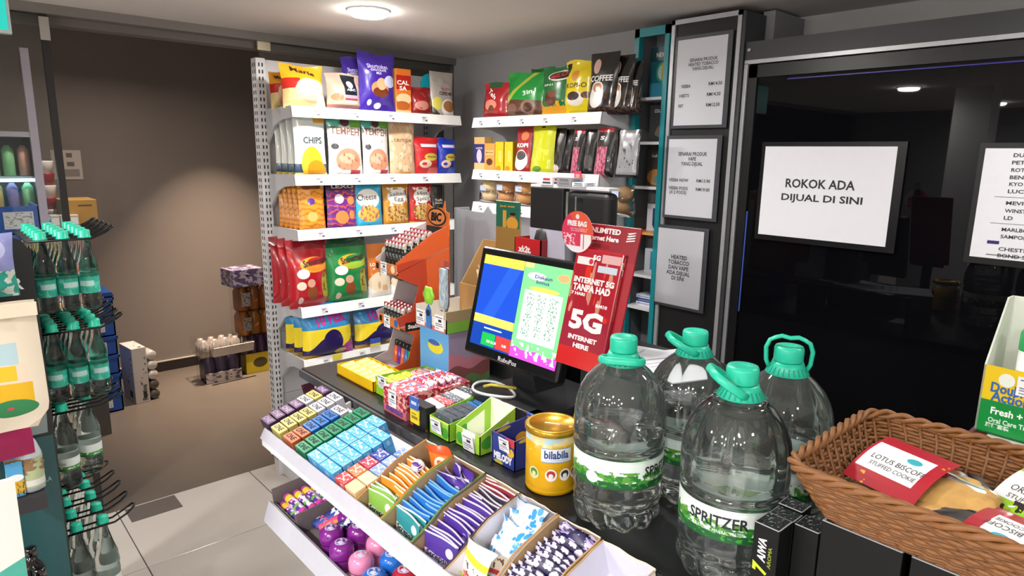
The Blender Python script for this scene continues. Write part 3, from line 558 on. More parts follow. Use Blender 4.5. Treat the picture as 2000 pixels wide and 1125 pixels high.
# small square packs lettered ONE: standing in four rows on the upper tray
CN = {'purple': '#4a2a56', 'yellow': '#e2cf74', 'white': '#dcd9e4', 'orange': '#d0673a', 'blue': '#1f6fc4', 'green': '#1f8a62', 'cream': '#e3cf9a'}
rows = [(1.772, ['purple']*4+['white', 'yellow', 'purple']), (1.695, ['yellow']*4+['white']*3), (1.614, ['orange']*2+['blue']*3+['white']), (1.539, ['green']*7)]
proto = {}
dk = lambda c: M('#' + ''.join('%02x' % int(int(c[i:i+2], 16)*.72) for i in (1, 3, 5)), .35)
for ri, (y, cs) in enumerate(rows):
    cnt = {}
    for k, c in enumerate(cs):
        cnt[c] = cnt.get(c, 0)+1
        lab = 'small %s box, %s from the tray front in the %s row' % (c, ORD[k], ['purple-fronted', 'yellow-fronted', 'orange-fronted', 'all-green'][ri])
        if c not in proto:
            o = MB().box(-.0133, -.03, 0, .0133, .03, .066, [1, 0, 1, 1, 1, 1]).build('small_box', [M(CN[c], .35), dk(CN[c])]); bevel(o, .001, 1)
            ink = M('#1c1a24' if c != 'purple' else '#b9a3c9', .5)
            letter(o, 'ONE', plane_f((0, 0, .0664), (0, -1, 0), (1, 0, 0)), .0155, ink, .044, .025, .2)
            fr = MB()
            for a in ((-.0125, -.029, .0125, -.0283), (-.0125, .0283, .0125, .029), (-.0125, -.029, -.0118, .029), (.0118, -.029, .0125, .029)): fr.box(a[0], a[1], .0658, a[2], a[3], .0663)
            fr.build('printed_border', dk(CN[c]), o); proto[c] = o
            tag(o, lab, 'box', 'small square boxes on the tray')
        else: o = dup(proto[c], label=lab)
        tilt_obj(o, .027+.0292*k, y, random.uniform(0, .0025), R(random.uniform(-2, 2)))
# pale blue boxes
pb = PM('pale_blue_box', '#4fa8da', [('n', (3, 7), .56, .05, .1, .95, .9, '#e4eef6'), ('r', 0, 0, 1, .05, '#8cc8ea'), ('r', 0, .95, 1, 1, '#8cc8ea')], rough=.35)
pbs = PM('pale_blue_side', '#3f8cc4', [('e', .5, .8, .16, .1, '#8aa8c4'), ('r', 0, .28, 1, .31, '#2c6ea6'), ('r', 0, .62, 1, .65, '#2c6ea6')], rough=.4)
first = None
for r_, (y, n) in enumerate(((1.459, 7), (1.389, 6))):
    for k in range(n):
        lab = 'pale blue box, %s from the front in the row %s' % (ORD[k], 'beside the green boxes' if r_ == 0 else 'away from the green boxes')
        if not first:
            first = MB().box(-.0135, -.033, 0, .0135, .033, .07, [1, 0, 1, 1, 1, 1]).build('small_box', [pb, pbs]); bevel(first, .001, 1); tag(first, lab, 'box', 'pale blue boxes'); o = first
        else: o = dup(first, label=lab)
        tilt_obj(o, .027+.0288*k, y, .002*(k % 2), R(random.uniform(-2, 2)))
for k, (c, y, x, lab) in enumerate((('#c23a3c', 1.33, .03, 'red box with white print nearest the tray front'), ('#d8764a', 1.33, .064, 'orange red box between two red boxes'), ('#b83a50', 1.33, .098, 'crimson box behind the orange red one'), ('#3a4aa0', 1.33, .132, 'navy box with white print beside the pale blue stack'),
        ('#e2c096', 1.279, .03, 'cream box nearest the first lozenge carton and tray front'), ('#e6caa4', 1.279, .064, 'cream box behind the other cream box'), ('#7a96d4', 1.279, .098, 'pale periwinkle box behind the cream boxes'), ('#86a2dc', 1.279, .132, 'pale periwinkle box at the back of its row'), ('#5a82c8', 1.279, .166, 'blue box lying at the tray back'))):
    sh = () if 'e2c' in c or 'e6c' in c else [('n', (4, 8), .55, .06, .06, .94, .94, '#ecdfe2')]
    o = MB().box(-.0155, -.0235, 0, .0155, .0235, .06).build('small_box', PM('flavour%d' % k, c, sh)); bevel(o, .001, 1); tag(o, lab, 'box'); tilt_obj(o, x, y)

# cartons of sachets on the upper tray
YB = [1.247, 1.137, 1.02, .908, .8, .69, .57]
LZ = {}
def lz(c, pr='#e8e6ee'): return PM('lozenge_'+c[1:], c, [('r', 0, .95, 1, 1, pr), ('r', .0, .0, 1, .38, pr), ('h', .36, .08, 5, 1, pr), ('r', .0, 0, 1, .06, c), ('e', .8, .65, .12, .16, pr)], rough=.3)
cname = ['first', 'second', 'third', 'fourth', 'fifth', 'sixth']
inner = [CARDIN, CARDIN, CARDIN, M('#dcdce8', .6), CARDIN, M('#cfcfdd', .6)]
edge = [M('#b87a2a', .6), M('#5c8a34', .6), M('#3a3540', .6), CARD, CARD, CARD]
for i in range(6):
    y1, y0 = YB[i]-.002, YB[i+1]+.002; L_, H_ = .212, .078
    t = thing('display_carton', '%s open display carton from the blue boxes, %s' % (cname[i], ['orange edged', 'green edged', 'dark edged', 'white lined with striped sweets', 'brown with cow-patterned sweets', 'empty and white lined'][i]), 'carton', T(.008, 0), group='open display cartons')
    t.rotation_euler = TR.to_euler(); th = .0025
    MB().box(0, y0, 0, L_, y1, th).build('bottom', inner[i], t)
    for nm, yy in (('side_wall', y0), ('side_wall', y1-th)):
        mbx = MB(); n0 = 7
        pts = [(L_*k/n0, H_*(.66+.38*sst(0, .6, k/n0))+random.uniform(-.002, .002)) for k in range(n0+1)]
        w = mbx.prism([(0, 0), (L_, 0)] + pts[::-1], th, lambda a, b, tt, yy=yy: (a, yy+tt, b)).build(nm, inner[i], t)
        MB().tube([(a, yy+th/2, b) for a, b in pts], .0017, 5).build('torn_edge', edge[i], w)
    pts = [(y0+(y1-y0)*k/6, H_*1.03+random.uniform(-.003, .004)*(1 if i > 2 else .4)) for k in range(7)]
    w = MB().prism([(y0, 0), (y1, 0)] + pts[::-1], th, lambda a, b, tt: (L_-th+tt, a, b)).build('back_wall', inner[i], t)
    MB().tube([(L_-th/2, a, b) for a, b in pts], .0017, 5).build('torn_edge', M('#d8cdb8', .8), w)
    MB().box(0, y0, 0, th, y1, H_*.5).build('front_wall', [M('#9aa06a', .6), M('#6f9a86', .6), M('#c9c6d4', .6), M('#c9b89a', .7), CARD, CARD][i], t)
def sachets(bin_, seq, w, h, d=.007, step=.0105, lean0=.35, txt=None, style='flat', x0=.018, kind='lozenge sachet'):
    yc = (YB[bin_]+YB[bin_+1])/2; k = 0; protos = {}
    for cname_, mat, n in seq:
        for j in range(n):
            lab = '%s %s in the %s carton, %s from the front' % (cname_, kind, ['orange-edged', 'green-edged', 'dark-edged', 'striped', 'cow-patterned'][bin_], ORD[k] if k < 20 else 'twenty-%s' % ORD[k-20])
            if cname_ not in protos:
                o = bag('sachet', lab, 'sachet', w, h, d, mat, [(txt, .5, .32, .8, .26, '#20242a', .02)] if txt else (), style, 300+k, nx=8, ny=6, group='sachets in the cartons'); protos[cname_] = o
            else: o = dup(protos[cname_], label=lab)
            tilt_obj(o, x0+.008+step*k, yc+random.uniform(-.003, .003), .004+random.uniform(0, .006)+.0006*k, -pi/2+R(random.uniform(-5, 5)), lean0+random.uniform(-.08, .1)); k += 1
sachets(0, [('green', lz('#7fae4a', '#dfe6da'), 3), ('orange', lz('#dc8a2a', '#eee2cc'), 9)], .098, .062, txt='Strepsils')
sachets(1, [('teal', lz('#2f8a92', '#dbe6e6'), 2), ('blue', lz('#2a6fc0', '#7fb4dc'), 9)], .098, .062, txt='Strepsils')
sachets(2, [('violet', lz('#4a2f8e', '#cfc6e2'), 13), ('dark grey', lz('#3a3444', '#cfcbd6'), 3), ('maroon', lz('#8a2c3e', '#e2d2d4'), 3)], .098, .062, step=.0098, txt='Strepsils')
def loose(nm, lab, mat, x, y, w, h, d, lean, rz, z=.01, txt=(), cat='sachet', style='pillow'):
    o = bag(nm, lab, cat, w, h, d, mat, txt, style, random.randint(400, 999), nx=8, ny=8); return tilt_obj(o, x, y, z, rz, lean)
loose('sachet', 'orange and white sachet standing against the first carton back', PM('orange_s', '#df7a2c', [('e', .55, .45, .35, .3, '#f0e4da'), ('r', 0, .8, 1, 1, '#c9501e')], rough=.3), .195, 1.165, .075, .085, .008, .15, -pi/2+.25, .012, [('S', .45, .5, .2, .3, '#d8662a')])
o = MB().lathe([(0, -.014), (.011, -.012), (.017, 0), (.011, .012), (0, .014)], 16).build('lollipop', PM('swirl', '#e9dfea', [('n', 5, .55, 0, 0, 1, 1, '#5a2a7a')]), smooth=True); tag(o, 'small round purple swirl sweet on the orange sachets', 'sweet'); tilt_obj(o, .15, 1.185, .075)
for k in range(4):
    loose('sachet', 'violet sachet slanting at the back of the green-edged carton, %s' % ['nearest the blue ones', 'second from the blue ones', 'third from the blue ones', 'against the carton back'][k], lz('#4a2f8e', '#cfc6e2') if k < 3 else PM('violet_lg', '#4b2c8c', [('r', .35, .05, .95, .8, '#efeaf4'), ('e', .18, .6, .14, .2, '#e08a3a')], rough=.3), .142+.016*k, 1.085-.006*k, .09, .072+.006*(k == 3), .006, .45-.12*k, -pi/2-.12*k, .012, [('Strepsils', .6, .45, .6, .2, '#3a3050')] if k == 3 else ())
kin = PM('diamond_blue', '#c8d0de', [('v', 6, .42, 0, .6, 1, 1, '#2f8fd0'), ('v', 7, .42, 0, 0, 1, .25, '#2f8fd0'), ('e', .55, .45, .25, .2, '#e0d6cc'), ('n', 10, .6, .3, .3, .85, .62, '#6a4a34'), ('r', .1, .28, .7, .36, '#b8344a')], rough=.3)
kiy = PM('diamond_yellow', '#e8e6de', [('r', 0, .6, 1, .75, '#ecd83a'), ('r', 0, .05, 1, .2, '#ecd83a'), ('n', 9, .58, .2, .15, .9, .55, '#5a3c2c')], rough=.3)
for k, (x, y, z, rz, ln, m, lab) in enumerate(((.03, .87, .005, -1.75, .5, kiy, 'yellow and white sweet packet at the striped carton front'), (.06, .83, .004, -1.35, .9, kin, 'blue diamond sweet packet lying behind the yellow packet'), (.09, .86, .01, -1.75, .8, kin, 'blue diamond sweet packet in the middle of the striped carton'), (.12, .84, .014, -1.45, .75, kin, 'blue diamond sweet packet with red print further back'), (.155, .85, .02, -1.7, .45, kin, 'blue diamond sweet packet standing at the carton back'))):
    loose('sweet_packet', lab, m, x, y, .085, .095, .022, ln, rz, z, [('HIPPO', .45, .32, .4, .1, '#c23a3a')], 'sweet packet')
cow = PM('cow_pattern', '#c9c5da', [('n', 5.5, .53, 0, 0, 1, 1, '#262048')], rough=.35)
sachets(4, [('cow-patterned', cow, 11)], .092, .066, .012, .0135, .4, None, 'flat', kind='sweet packet')
for k in range(3): loose('sweet_packet', 'lilac cow-patterned packet at the back of the fifth carton, %s' % ['front one', 'middle one', 'rear one'][k], PM('cow_lilac%d' % k, '#b9aede', [('n', 5, .5, 0, .5, 1, 1, '#2a2450'), ('r', .1, .2, .9, .45, '#6a58a8')]), .175+.01*k, .742, .09, .07, .008, .35, -pi/2, .014, cat='sweet packet')

# lower tray: rolls, gum jars
t = thing('display_carton', 'grey lined carton of sweet rolls at the end of the lower tray', 'carton', (.668, 1.61, .668))
for a, nm in (((0, 0, 0, .2, .155, .003), 'bottom'), ((0, 0, 0, .2, .003, .06), 'side_wall'), ((0, .152, 0, .2, .155, .075), 'side_wall'), ((.197, 0, 0, .2, .155, .1), 'back_wall'), ((0, 0, 0, .003, .155, .035), 'front_wall')):
    MB().box(*a).build(nm, M('#6d6468', .8), t)
t.rotation_euler = (0, R(-5.5), 0)
rollp = PM('sweet_roll', '#5a2f96', [('n', (6, 5), .5, 0, .12, 1, .88, '#e6dff0'), ('r', 0, .86, 1, 1, '#c23a9a'), ('r', 0, .1, 1, .3, '#e8c23a'), ('n', (4, 9), .6, 0, .3, 1, .8, '#c8346a'), ('r', 0, .6, 1, .7, '#6aa84a'), ('r', 0, 0, 1, .08, '#c23a9a')], rough=.3)
ro = None
for r_ in range(2):
    for k in range(7-2*r_):
        lab = 'purple sweet roll in the %s layer, %s from the tray edge' % (['bottom', 'upper'][r_], ORD[k])
        if not ro:
            ro = MB().lathe([(.007, 0), (.0125, .002), (.0125, .112), (.007, .114)], 14).build('sweet_roll', rollp, smooth=False); tag(ro, lab, 'sweet roll', 'purple sweet rolls'); o = ro
            letter(ro, 'mentos', lambda a_, b_: Vector((.0128*cos(pi/2+b_/.0128), .0128*sin(pi/2+b_/.0128), .06+a_)), .01, M('#e8e0f4', .5), .055, .05)
        else: o = dup(ro, label=lab)
        o.location = (.688+.0262*k+.013*r_, 1.752-.004*(k % 2), .689+.003*k+.021*r_); o.rotation_euler = (R(92), R(random.uniform(-30, 30)), R(random.uniform(-3, 3)))
t = thing('display_carton', 'carton of long fruit rolls behind the purple gum jars', 'carton', (.668, 1.46, .668))
for a, nm in (((0, 0, 0, .2, .145, .003), 'bottom'), ((0, .142, 0, .2, .145, .065), 'side_wall'), ((.197, 0, 0, .2, .145, .09), 'back_wall')):
    MB().box(*a).build(nm, M('#6d6468', .8), t)
t.rotation_euler = (0, R(-5.5), 0)
for k in range(5):
    o = MB().lathe([(.006, 0), (.0105, .003), (.0105, .125), (.006, .128)], 14).build('fruit_roll', PM('fruit_roll%d' % k, ['#24306e', '#3a4fa8', '#c84a7a', '#e08a4a', '#24306e'][k], [('n', (5, 9), .55, 0, .1, 1, .9, '#e8e4ee'), ('n', (4, 6), .62, 0, 0, 1, 1, '#d84a6a')], rough=.3)); tag(o, '%s fruit sweet roll lying in the lower tray, %s from the carton wall' % (['navy', 'blue', 'pink', 'orange', 'dark navy'][k], ORD[k]), 'sweet roll', 'long fruit rolls')
    o.location = (.7, 1.585-.02*k, .695+.004*k); o.rotation_euler = (0, R(68), R(-12-4*k))
jars = [('#7a1f86', .7, 1.47), ('#7a1f86', .765, 1.50), ('#7a1f86', .755, 1.425), ('#7a1f86', .69, 1.395), ('#e088b0', .765, 1.345), ('#e088b0', .7, 1.315), ('#1f6ac8', .755, 1.262), ('#1f6ac8', .69, 1.235), ('#a81f34', .745, 1.19), ('#7a1f86', .82, 1.46), ('#1f6ac8', .68, 1.16), ('#e088b0', .74, 1.12)]
jl = ['purple gum jar at the lower tray front, nearest the fruit rolls', 'purple gum jar behind the front one', 'purple gum jar nearest the pink jars', 'purple gum jar at the tray front beside a pink jar', 'pink gum jar under the upper rail', 'pink gum jar at the tray front', 'blue gum jar under the upper rail', 'blue gum jar beside the pink one at the tray front', 'dark red gum jar beyond the blue ones', 'purple gum jar deepest in the tray', 'blue gum jar at the frame edge', 'pink gum jar at the frame edge']
jm = {c: PM('gum_lid'+c[1:], c, [('e', .5, .5, 0.001, .001, c)], rough=.18, coat=.5) for c in set(j[0] for j in jars)}
for (c, x, y), lab in zip(jars, jl):
    t = thing('gum_jar', lab, 'gum jar', (x, y, .664+(x-.652)*.097), group='gum jars')
    MB().lathe([(.02, 0), (.026, .004), (.027, .03), (.024, .036)], 20).build('jar', M(c, .25, coat=.5), t, smooth=True)
    MB().lathe([(.029, .034), (.031, .04), (.031, .056), (.028, .066), (.021, .0725), (.012, .0755), (0, .076)], 24).build('lid', M(c, .18, coat=.6), t, smooth=True)
    MB().lathe([(.0165, .0748), (.011, .0765), (0, .0772)], 18, caps=False).build('lid_sticker', PM('gum_sticker', '#cfd2ea', [('n', 4, .5, 0, 0, 1, 1, c)]), t, loc=(-.001, 0, 0), smooth=True)
FROST = M('#cfd2d4', .3, coat=.3)
for k, (x, y) in enumerate(((.69, 1.30), (.72, 1.36), (.68, 1.22), (.75, 1.28))):
    t = thing('domed_tub', 'frosted domed tub on the bottom tray, %s' % ['nearest the tray edge', 'furthest along', 'nearest the frame edge', 'set back'][k], 'tub', (x, y, .368), group='frosted tubs')
    MB().lathe([(.022, 0), (.027, .004), (.027, .09)], 18).build('tub', M('#c4cac8', .3), t, smooth=True); MB().lathe([(.031, .088), (.033, .094), (.03, .112), (.018, .124), (0, .128)], 20).build('lid', FROST, t, smooth=True)

# ------------------------------------------------------------ on the counter
def otray(name, label, x0, y0, x1, y1, z, h, col, hb=None, hf=None, th=.0022, cat='carton', col2=None, lining=None):
    """open carton aligned to the counter; front faces -x"""
    t = thing(name, label, cat, (x0, y0, z)); L_, W_ = x1-x0, y1-y0; hb = hb or h; hf = hf or h; m = M(col, .45) if isinstance(col, str) else col; li = M(lining, .6) if lining else m
    MB().box(0, 0, 0, L_, W_, th).build('bottom', m, t)
    MB().box(0, 0, 0, th, W_, hf).build('front_wall', m if not col2 else col2, t)
    MB().box(L_-th, 0, 0, L_, W_, hb).build('back_wall', li, t)
    for yy in (0, W_-th): MB().prism([(0, 0), (L_, 0), (L_, hb), (0, hf)], th, lambda a, b, tt: (a, yy+tt, b)).build('side_wall', m, t)
    return t
def tagcard(parent, x, y, z, w=.045, h=.04, mat=None, tilt=.15):
    MB().box(-w/2, -.0006, 0, w/2, .0006, h).build('price_card', mat or TAGC, parent, loc=(x, y, z), rot=(tilt, 0, -pi/2))
t = otray('gum_tray', 'shallow yellow tray of yellow gum packs', .99, 1.745, 1.115, 1.985, ZC, .036, PM('gum_yellow', '#e8bc14', [('r', 0, 0, 1, .2, '#d89a10')]))
yg = PM('yellow_pack', '#ecd43a', [('r', .1, .2, .9, .8, '#f4e97a'), ('n', (3, 8), .58, .1, .1, .9, .9, '#f8f2c0')], rough=.3); yo = None
for r_ in range(2):
    for k in range(6):
        lab = 'yellow gum pack in the yellow tray, %s row, %s from the far end' % (['front', 'rear'][r_], ORD[k])
        if not yo: yo = MB().box(-.026, -.0165, 0, .026, .0165, .012).build('gum_pack', yg); bevel(yo, .002, 1); tag(yo, lab, 'gum pack', 'yellow gum packs'); o = yo
        else: o = dup(yo, label=lab)
        o.location = (1.024+.056*r_, 1.963-.0385*k, ZC+.022); o.rotation_euler = (R(8), R(-7), R(random.uniform(-4, 4)))
t = otray('gum_tray', 'lime green tray of lime and red patterned gum packs', .995, 1.612, 1.185, 1.738, ZC, .052, PM('gum_lime', '#8fc02c', [('r', 0, .55, 1, .8, '#d8d23a')]), hf=.058)
tagcard(t, -.003, .075, .03, .05, .045)
for k in range(7):
    c = k >= 4; o = MB().box(-.011, -.052, 0, .011, .052, .014).build('gum_pack', PM('lime_pack%d' % k, '#c8d83a' if not c else '#e9c9c4', [('n', (3, 9), .55, 0, 0, 1, 1, '#eef0a8' if not c else '#c4342c')], rough=.3)); bevel(o, .0015, 1)
    tag(o, '%s gum pack in the lime tray, %s from the front' % ('lime yellow' if not c else 'red patterned', ORD[k]), 'gum pack'); o.location = (1.018+.0245*k, 1.675, ZC+.037+.003*(k % 2)); o.rotation_euler = (0, R(-6), 0)
mp = PM('mint_carton', '#b5303c', [('n', 5, .5, 0, 0, 1, 1, '#e2a49c'), ('n', 9, .57, 0, 0, 1, 1, '#7a1a2c'), ('r', 0, 0, 1, .3, '#c2616e')], rough=.35)
mt = PM('mint_top', '#e9d6da', [('n', 6, .48, 0, 0, 1, 1, '#c8505c'), ('n', 8, .6, 0, 0, 1, 1, '#6a86c8')], rough=.35)
for k, (y, x, hh, lab) in enumerate(((1.547, .944, .078, 'red patterned mint carton with price tag'), (1.547, 1.062, .07, 'red patterned mint carton behind the tagged one'))):
    o = cart('mint_carton', lab, x, y, ZC, .118, .112, hh, [mp, mp, mt], -pi/2, [('mentos', .5, .2, .75, .22, '#2a3a9a', 'f')] if k == 0 else (), 'box')
    if k == 0: MB().box(-.028, -.0018, .024, .012, -.0006, .074).build('price_card', TAGC, o)
rl = None
for k in range(5):
    lab = 'red and white mint roll on top of the mint cartons, %s from the front' % ORD[k]
    if not rl: rl = MB().lathe([(.004, 0), (.009, .002), (.009, .1), (.004, .102)], 12).build('mint_roll', PM('mint_roll', '#e6dfe6', [('n', (4, 8), .5, 0, 0, 1, 1, '#c23a48'), ('n', (5, 7), .6, 0, 0, 1, 1, '#3a5ab8')])); tag(rl, lab, 'sweet roll', 'red and white mint rolls'); o = rl
    else: o = dup(rl, label=lab)
    o.location = (1.04+.022*k, 1.6, ZC+.08+(.0 if k else -.0)); o.rotation_euler = (R(90), 0, R(random.uniform(-4, 4)))
o = cart('gum_carton', 'small black gum carton with blue and yellow price card', .945, 1.43, ZC, .075, .035, .068, PM('gum_black', '#1c1b1c', [('r', .0, .0, .2, .1, '#b8343a')]), -pi/2, cat='box')
MB().box(-.03, -.004, .012, .012, -.001, .055).build('price_card', PM('yellow_card', '#e8cf2a', [('r', .15, .3, .85, .5, '#8a7a1a'), ('r', .15, .6, .7, .68, '#8a7a1a')]), o); MB().box(-.032, -.005, .052, .01, -.001, .088).build('promo_card', PM('blue_card', '#3f62b8', [('r', .2, .4, .8, .65, '#c9d4f0')]), o)
limeP = PM('lime_carton', '#8cc23a', [('e', .8, .4, .18, .3, '#4a9a2c'), ('r', 0, .9, 1, 1, '#c9dc5a')])
t = otray('gum_tray', 'green tray of slate grey gum boxes', .955, 1.3, 1.13, 1.388, ZC, .05, limeP, hb=.07, lining='#dcdcd6'); tagcard(t, -.003, .05, .012)
for k in range(6):
    c = '#4d545e' if k < 4 else '#3f78b8'; o = MB().box(-.0125, -.038, 0, .0125, .038, .055).build('gum_box', PM('slate%d' % k, c, [('n', (5, 3), .6, 0, 0, 1, 1, '#7d8894')], rough=.3)); bevel(o, .0015, 1); tag(o, '%s gum box in the green tray, %s from the front' % ('slate grey' if k < 4 else 'blue grey', ORD[k]), 'box'); o.location = (.975+.0265*k, 1.344, ZC+.004); o.rotation_euler = (0, R(8), 0)
for k in range(5):
    o = MB().box(-.013, -.033, 0, .013, .033, .012).build('gum_box', PM('slim%d' % k, ['#c9ccd2', '#b9404a', '#59606a', '#d8dade', '#49505a'][k], [('n', 5, .58, 0, 0, 1, 1, '#e8e8ea')])); bevel(o, .001, 1); tag(o, 'slim %s gum box lying behind the black carton, %s from the front' % (['silver', 'red', 'grey', 'white', 'dark grey'][k], ORD[k]), 'box'); o.location = (1.0+.03*k, 1.427, ZC+.05+.002*k); o.rotation_euler = (R(5), R(-6), R(8*(k % 2)))
    
o = MB().box(.985, 1.392, ZC, 1.15, 1.462, ZC+.048).build('gum_carton', M('#d9d9d4', .6)); tag(o, 'low white gum carton behind the black carton', 'box')
t = otray('display_carton', 'nearly empty lime carton with tall white back', .966, 1.186, 1.085, 1.286, ZC, .05, PM('lime_front', '#9aca3c', [('e', .2, .45, .16, .3, '#3f9a34'), ('r', .3, .2, .8, 1, '#f0efe4')]), hb=.1, hf=.052, lining='#f0eee2'); tagcard(t, -.003, .04, .002, .045, .045)
t = otray('display_carton', 'dark blue open candy carton beside the golden tin', .976, 1.068, 1.095, 1.152, ZC, .075, PM('melody', '#2c3a8c', [('e', .8, .55, .16, .14, '#e0b03a'), ('r', .6, .75, 1, 1, '#c23a4a'), ('e', .3, .08, .2, .06, '#b9b04a')]), hb=.085, hf=.078, lining='#9a7c58')
letter(t, 'MELODY', plane_f((-.0006, .042, .022), (0, -1, 0), (0, 0, 1)), .02, M('#e4ecfa', .5), .066, .06); tagcard(t, -.002, .034, .042, .036, .034)
o = cart('candy_carton', 'blue and purple candy carton in front of the black base', 1.102, 1.13, ZC, .07, .04, .088, PM('candy_blue', '#2f5fb4', [('r', 0, .7, 1, 1, '#5a2a7a'), ('n', 5, .55, 0, 0, 1, .8, '#3fb0e0'), ('r', 0, .3, .2, .7, '#c23a4a')]), -pi/2, cat='box')
# collection tin
tc_ = Vector((1.0, .972, ZC)); t = thing('collection_tin', 'round golden collection tin with coin slot in its lid', 'tin', tc_)
rb = [(.052, 0), (.057, .003), (.058, .008)]
for k in range(12): rb += [(.058, .012+.004*k), (.0568, .014+.004*k)]
tinP = PM('tin_wrap', '#d9a614', [('n', (14, 4), .62, 0, .66, 1, .86, '#e8c74a'), ('r', 0, .86, 1, .98, '#a8c4cc'), ('n', (9, 3), .5, 0, .84, 1, .99, '#d8c48a')], rough=.28, coat=.3)
MB().lathe(rb + [(.058, .062), (.058, .142)], 40).build('can', tinP, t, smooth=True)
GOLD = M('#c79a2e', .25, .7)
MB().lathe([(.0595, .138), (.061, .14), (.061, .15), (.058, .1525), (.05, .1525), (.048, .149), (0, .149)], 40).build('lid', GOLD, t, smooth=True)
MB().box(-.017, -.0025, .1492, .017, .0025, .1497).build('coin_slot', M('#e8d8b0', .5), t, rot=(0, 0, R(-60)))
def cyl_f(r, th0, z0, c=(0, 0)):  # th0: direction of the text centre
    return lambda a, b: Vector((c[0]+r*cos(th0+a/r), c[1]+r*sin(th0+a/r), z0+b))
thv = math.atan2(-tc_.y, -tc_.x)+.06
mb = MB(); n = 10
def cylpatch(mb, r, th0, z0, w, h, n=10):
    for k in range(n):
        a, b = -w/2+w*k/n, -w/2+w*(k+1)/n; f = cyl_f(r, th0, z0); i = len(mb.v)
        mb.v += [tuple(f(a, -h/2)), tuple(f(b, -h/2)), tuple(f(b, h/2)), tuple(f(a, h/2))]; mb.face((i, i+1, i+2, i+3), ((k/n, 0), ((k+1)/n, 0), ((k+1)/n, 1), (k/n, 1)))
    return mb
lb = cylpatch(MB(), .0588, thv+.15, .098, .07, .034).build('label', PM('tin_label', '#e9edf2', [('r', 0, 0, 1, .06, '#7a9ac0'), ('r', 0, .94, 1, 1, '#7a9ac0'), ('r', .12, .14, .88, .2, '#b8c4d4')]), t)
letter(lb, 'bilabila', cyl_f(.0592, thv+.15, .1), .019, M('#2a4a8e', .5), .056, .03)
for k, (dth, c1, c2) in enumerate(((-.75, '#cfd8a0', '#5a8a3a'), (-.05, '#efe6e2', '#b03a34'), (.5, '#f0eee8', '#3a3634'), (.98, '#efe6e2', '#8a2a24'))):
    n = len(lb.children); m = PM('round_sticker%d' % k, c1, [('e', .5, .55, .36, .32, c2), ('e', .5, .42, .2, .2, c1)]); mb = MB(); i0 = 0
    f = cyl_f(.0588, thv+dth, .052); mb.v.append(tuple(f(0, 0)))
    for q in range(20): mb.v.append(tuple(f(.0135*cos(q*pi/10), .0145*sin(q*pi/10))))
    for q in range(20): mb.face((0, 1+q, 1+(q+1) % 20), ((.5, .5), (.5+.5*cos(q*pi/10), .5+.5*sin(q*pi/10)), (.5+.5*cos((q+1)*pi/10), .5+.5*sin((q+1)*pi/10))))
    mb.build('sticker', m, t)
# till base, monitor
o = MB().box(1.105, 1.115, ZC, 1.375, 1.395, ZC+.088).build('till_base', M('#1b1c1f', .4, vary=.1)); bevel(o, .004); tag(o, 'squat black till base under the monitor', 'till')
t = thing('monitor', 'black touch monitor showing blue panel and green price list', 'monitor', (1.15, 1.3, ZC+.088))
MW, MH, tl = .385, .315, R(13)
mm = Matrix.Rotation(-pi/2, 4, 'Z') @ Matrix.Rotation(-tl, 4, 'X')
hd = MB().box(-MW/2, 0, 0, MW/2, .035, MH).build('casing', M('#121315', .22), t, loc=(0, 0, .08), rot=mm.to_euler()); bevel(hd, .008, 3)
def scr(u0, v0, u1, v1, m, nm, dy=-.0012): return MB().box(-MW/2+MW*u0, dy, MH*v0, -MW/2+MW*u1, dy+.0008, MH*v1).build(nm, m, hd)
blueS = PM('till_screen', '#1a44b4', [('d', -1.2, 1, -.25, .12, '#2350c0'), ('r', 0, .9, 1, 1, '#ecc94a'), ('r', 0, .25, 1, .34, '#ecd05a'), ('r', 0, 0, 1, .25, '#153a94'), ('r', .28, .02, .62, .16, '#1fa04a'), ('r', .64, .02, 1, .16, '#c23a34'), ('r', .3, .2, .75, .215, '#c8d4f4')], rough=.15, emit=.75)
promo = PM('promo_screen', '#74dc86', [('r', 0, 0, 1, .1, '#d84ac4'), ('h', .1, .02, 14, 0, '#d84ac4'), ('n', 9, .55, .02, .03, .98, .17, '#ece4f0'), ('r', .1, .2, .9, .72, '#f6f8f2'), ('e', .5, .745, .32, .025, '#f0c05a'), ('e', .3, .87, .2, .04, '#eef6f2'), ('e', .85, .9, .12, .04, '#f09a6a'), ('r', 0, .95, .2, 1, '#f4c07a'), ('r', .17, .24, .3, .69, '#dfe8e2'), ('n', (30, 46), .53, .16, .24, .84, .69, '#6f9a86'), ('r', .33, .22, .4, .7, '#f6f8f2'), ('r', .58, .22, .65, .7, '#f6f8f2')], rough=.15, emit=.6)
sg_ = scr(.06, .1, .5, .93, blueS, 'screen'); sp_ = scr(.505, .1, .965, .93, promo, 'screen')
for s_, u, v, w_, h_, c in (('SIARAN\nbonus', .71, .8, .17, .075, '#2a5a9a'),): letter(sp_, 'Diskaun\nbonus', plane_f((-MW/2+MW*u, -.0016, MH*v), (1, 0, 0), (0, 0, 1)), h_*MH, M('#4a3a9a', .4), w_*MW, .03)
for s_, u, v in (('RM 36.30', .3, .13), ('0.00', .44, .13)): letter(sg_, s_, plane_f((-MW/2+MW*u, -.0016, MH*(v+.03)), (1, 0, 0), (0, 0, 1)), .008, M('#e8f4e8', .4, emit=.5), None, .02)
letter(hd, 'RubuPos', plane_f((.0, -.0006, MH*.045), (1, 0, 0), (0, 0, 1)), .013, M('#c8c8cc', .4), .075, .02)
MB().hexa([(.07, -.05, 0), (.18, -.05, 0), (.18, .05, 0), (.07, .05, 0), (.05, -.03, .14), (.08, -.03, .14), (.08, .03, .14), (.05, .03, .14)]).build('stand', M('#1d1f22', .35), t)
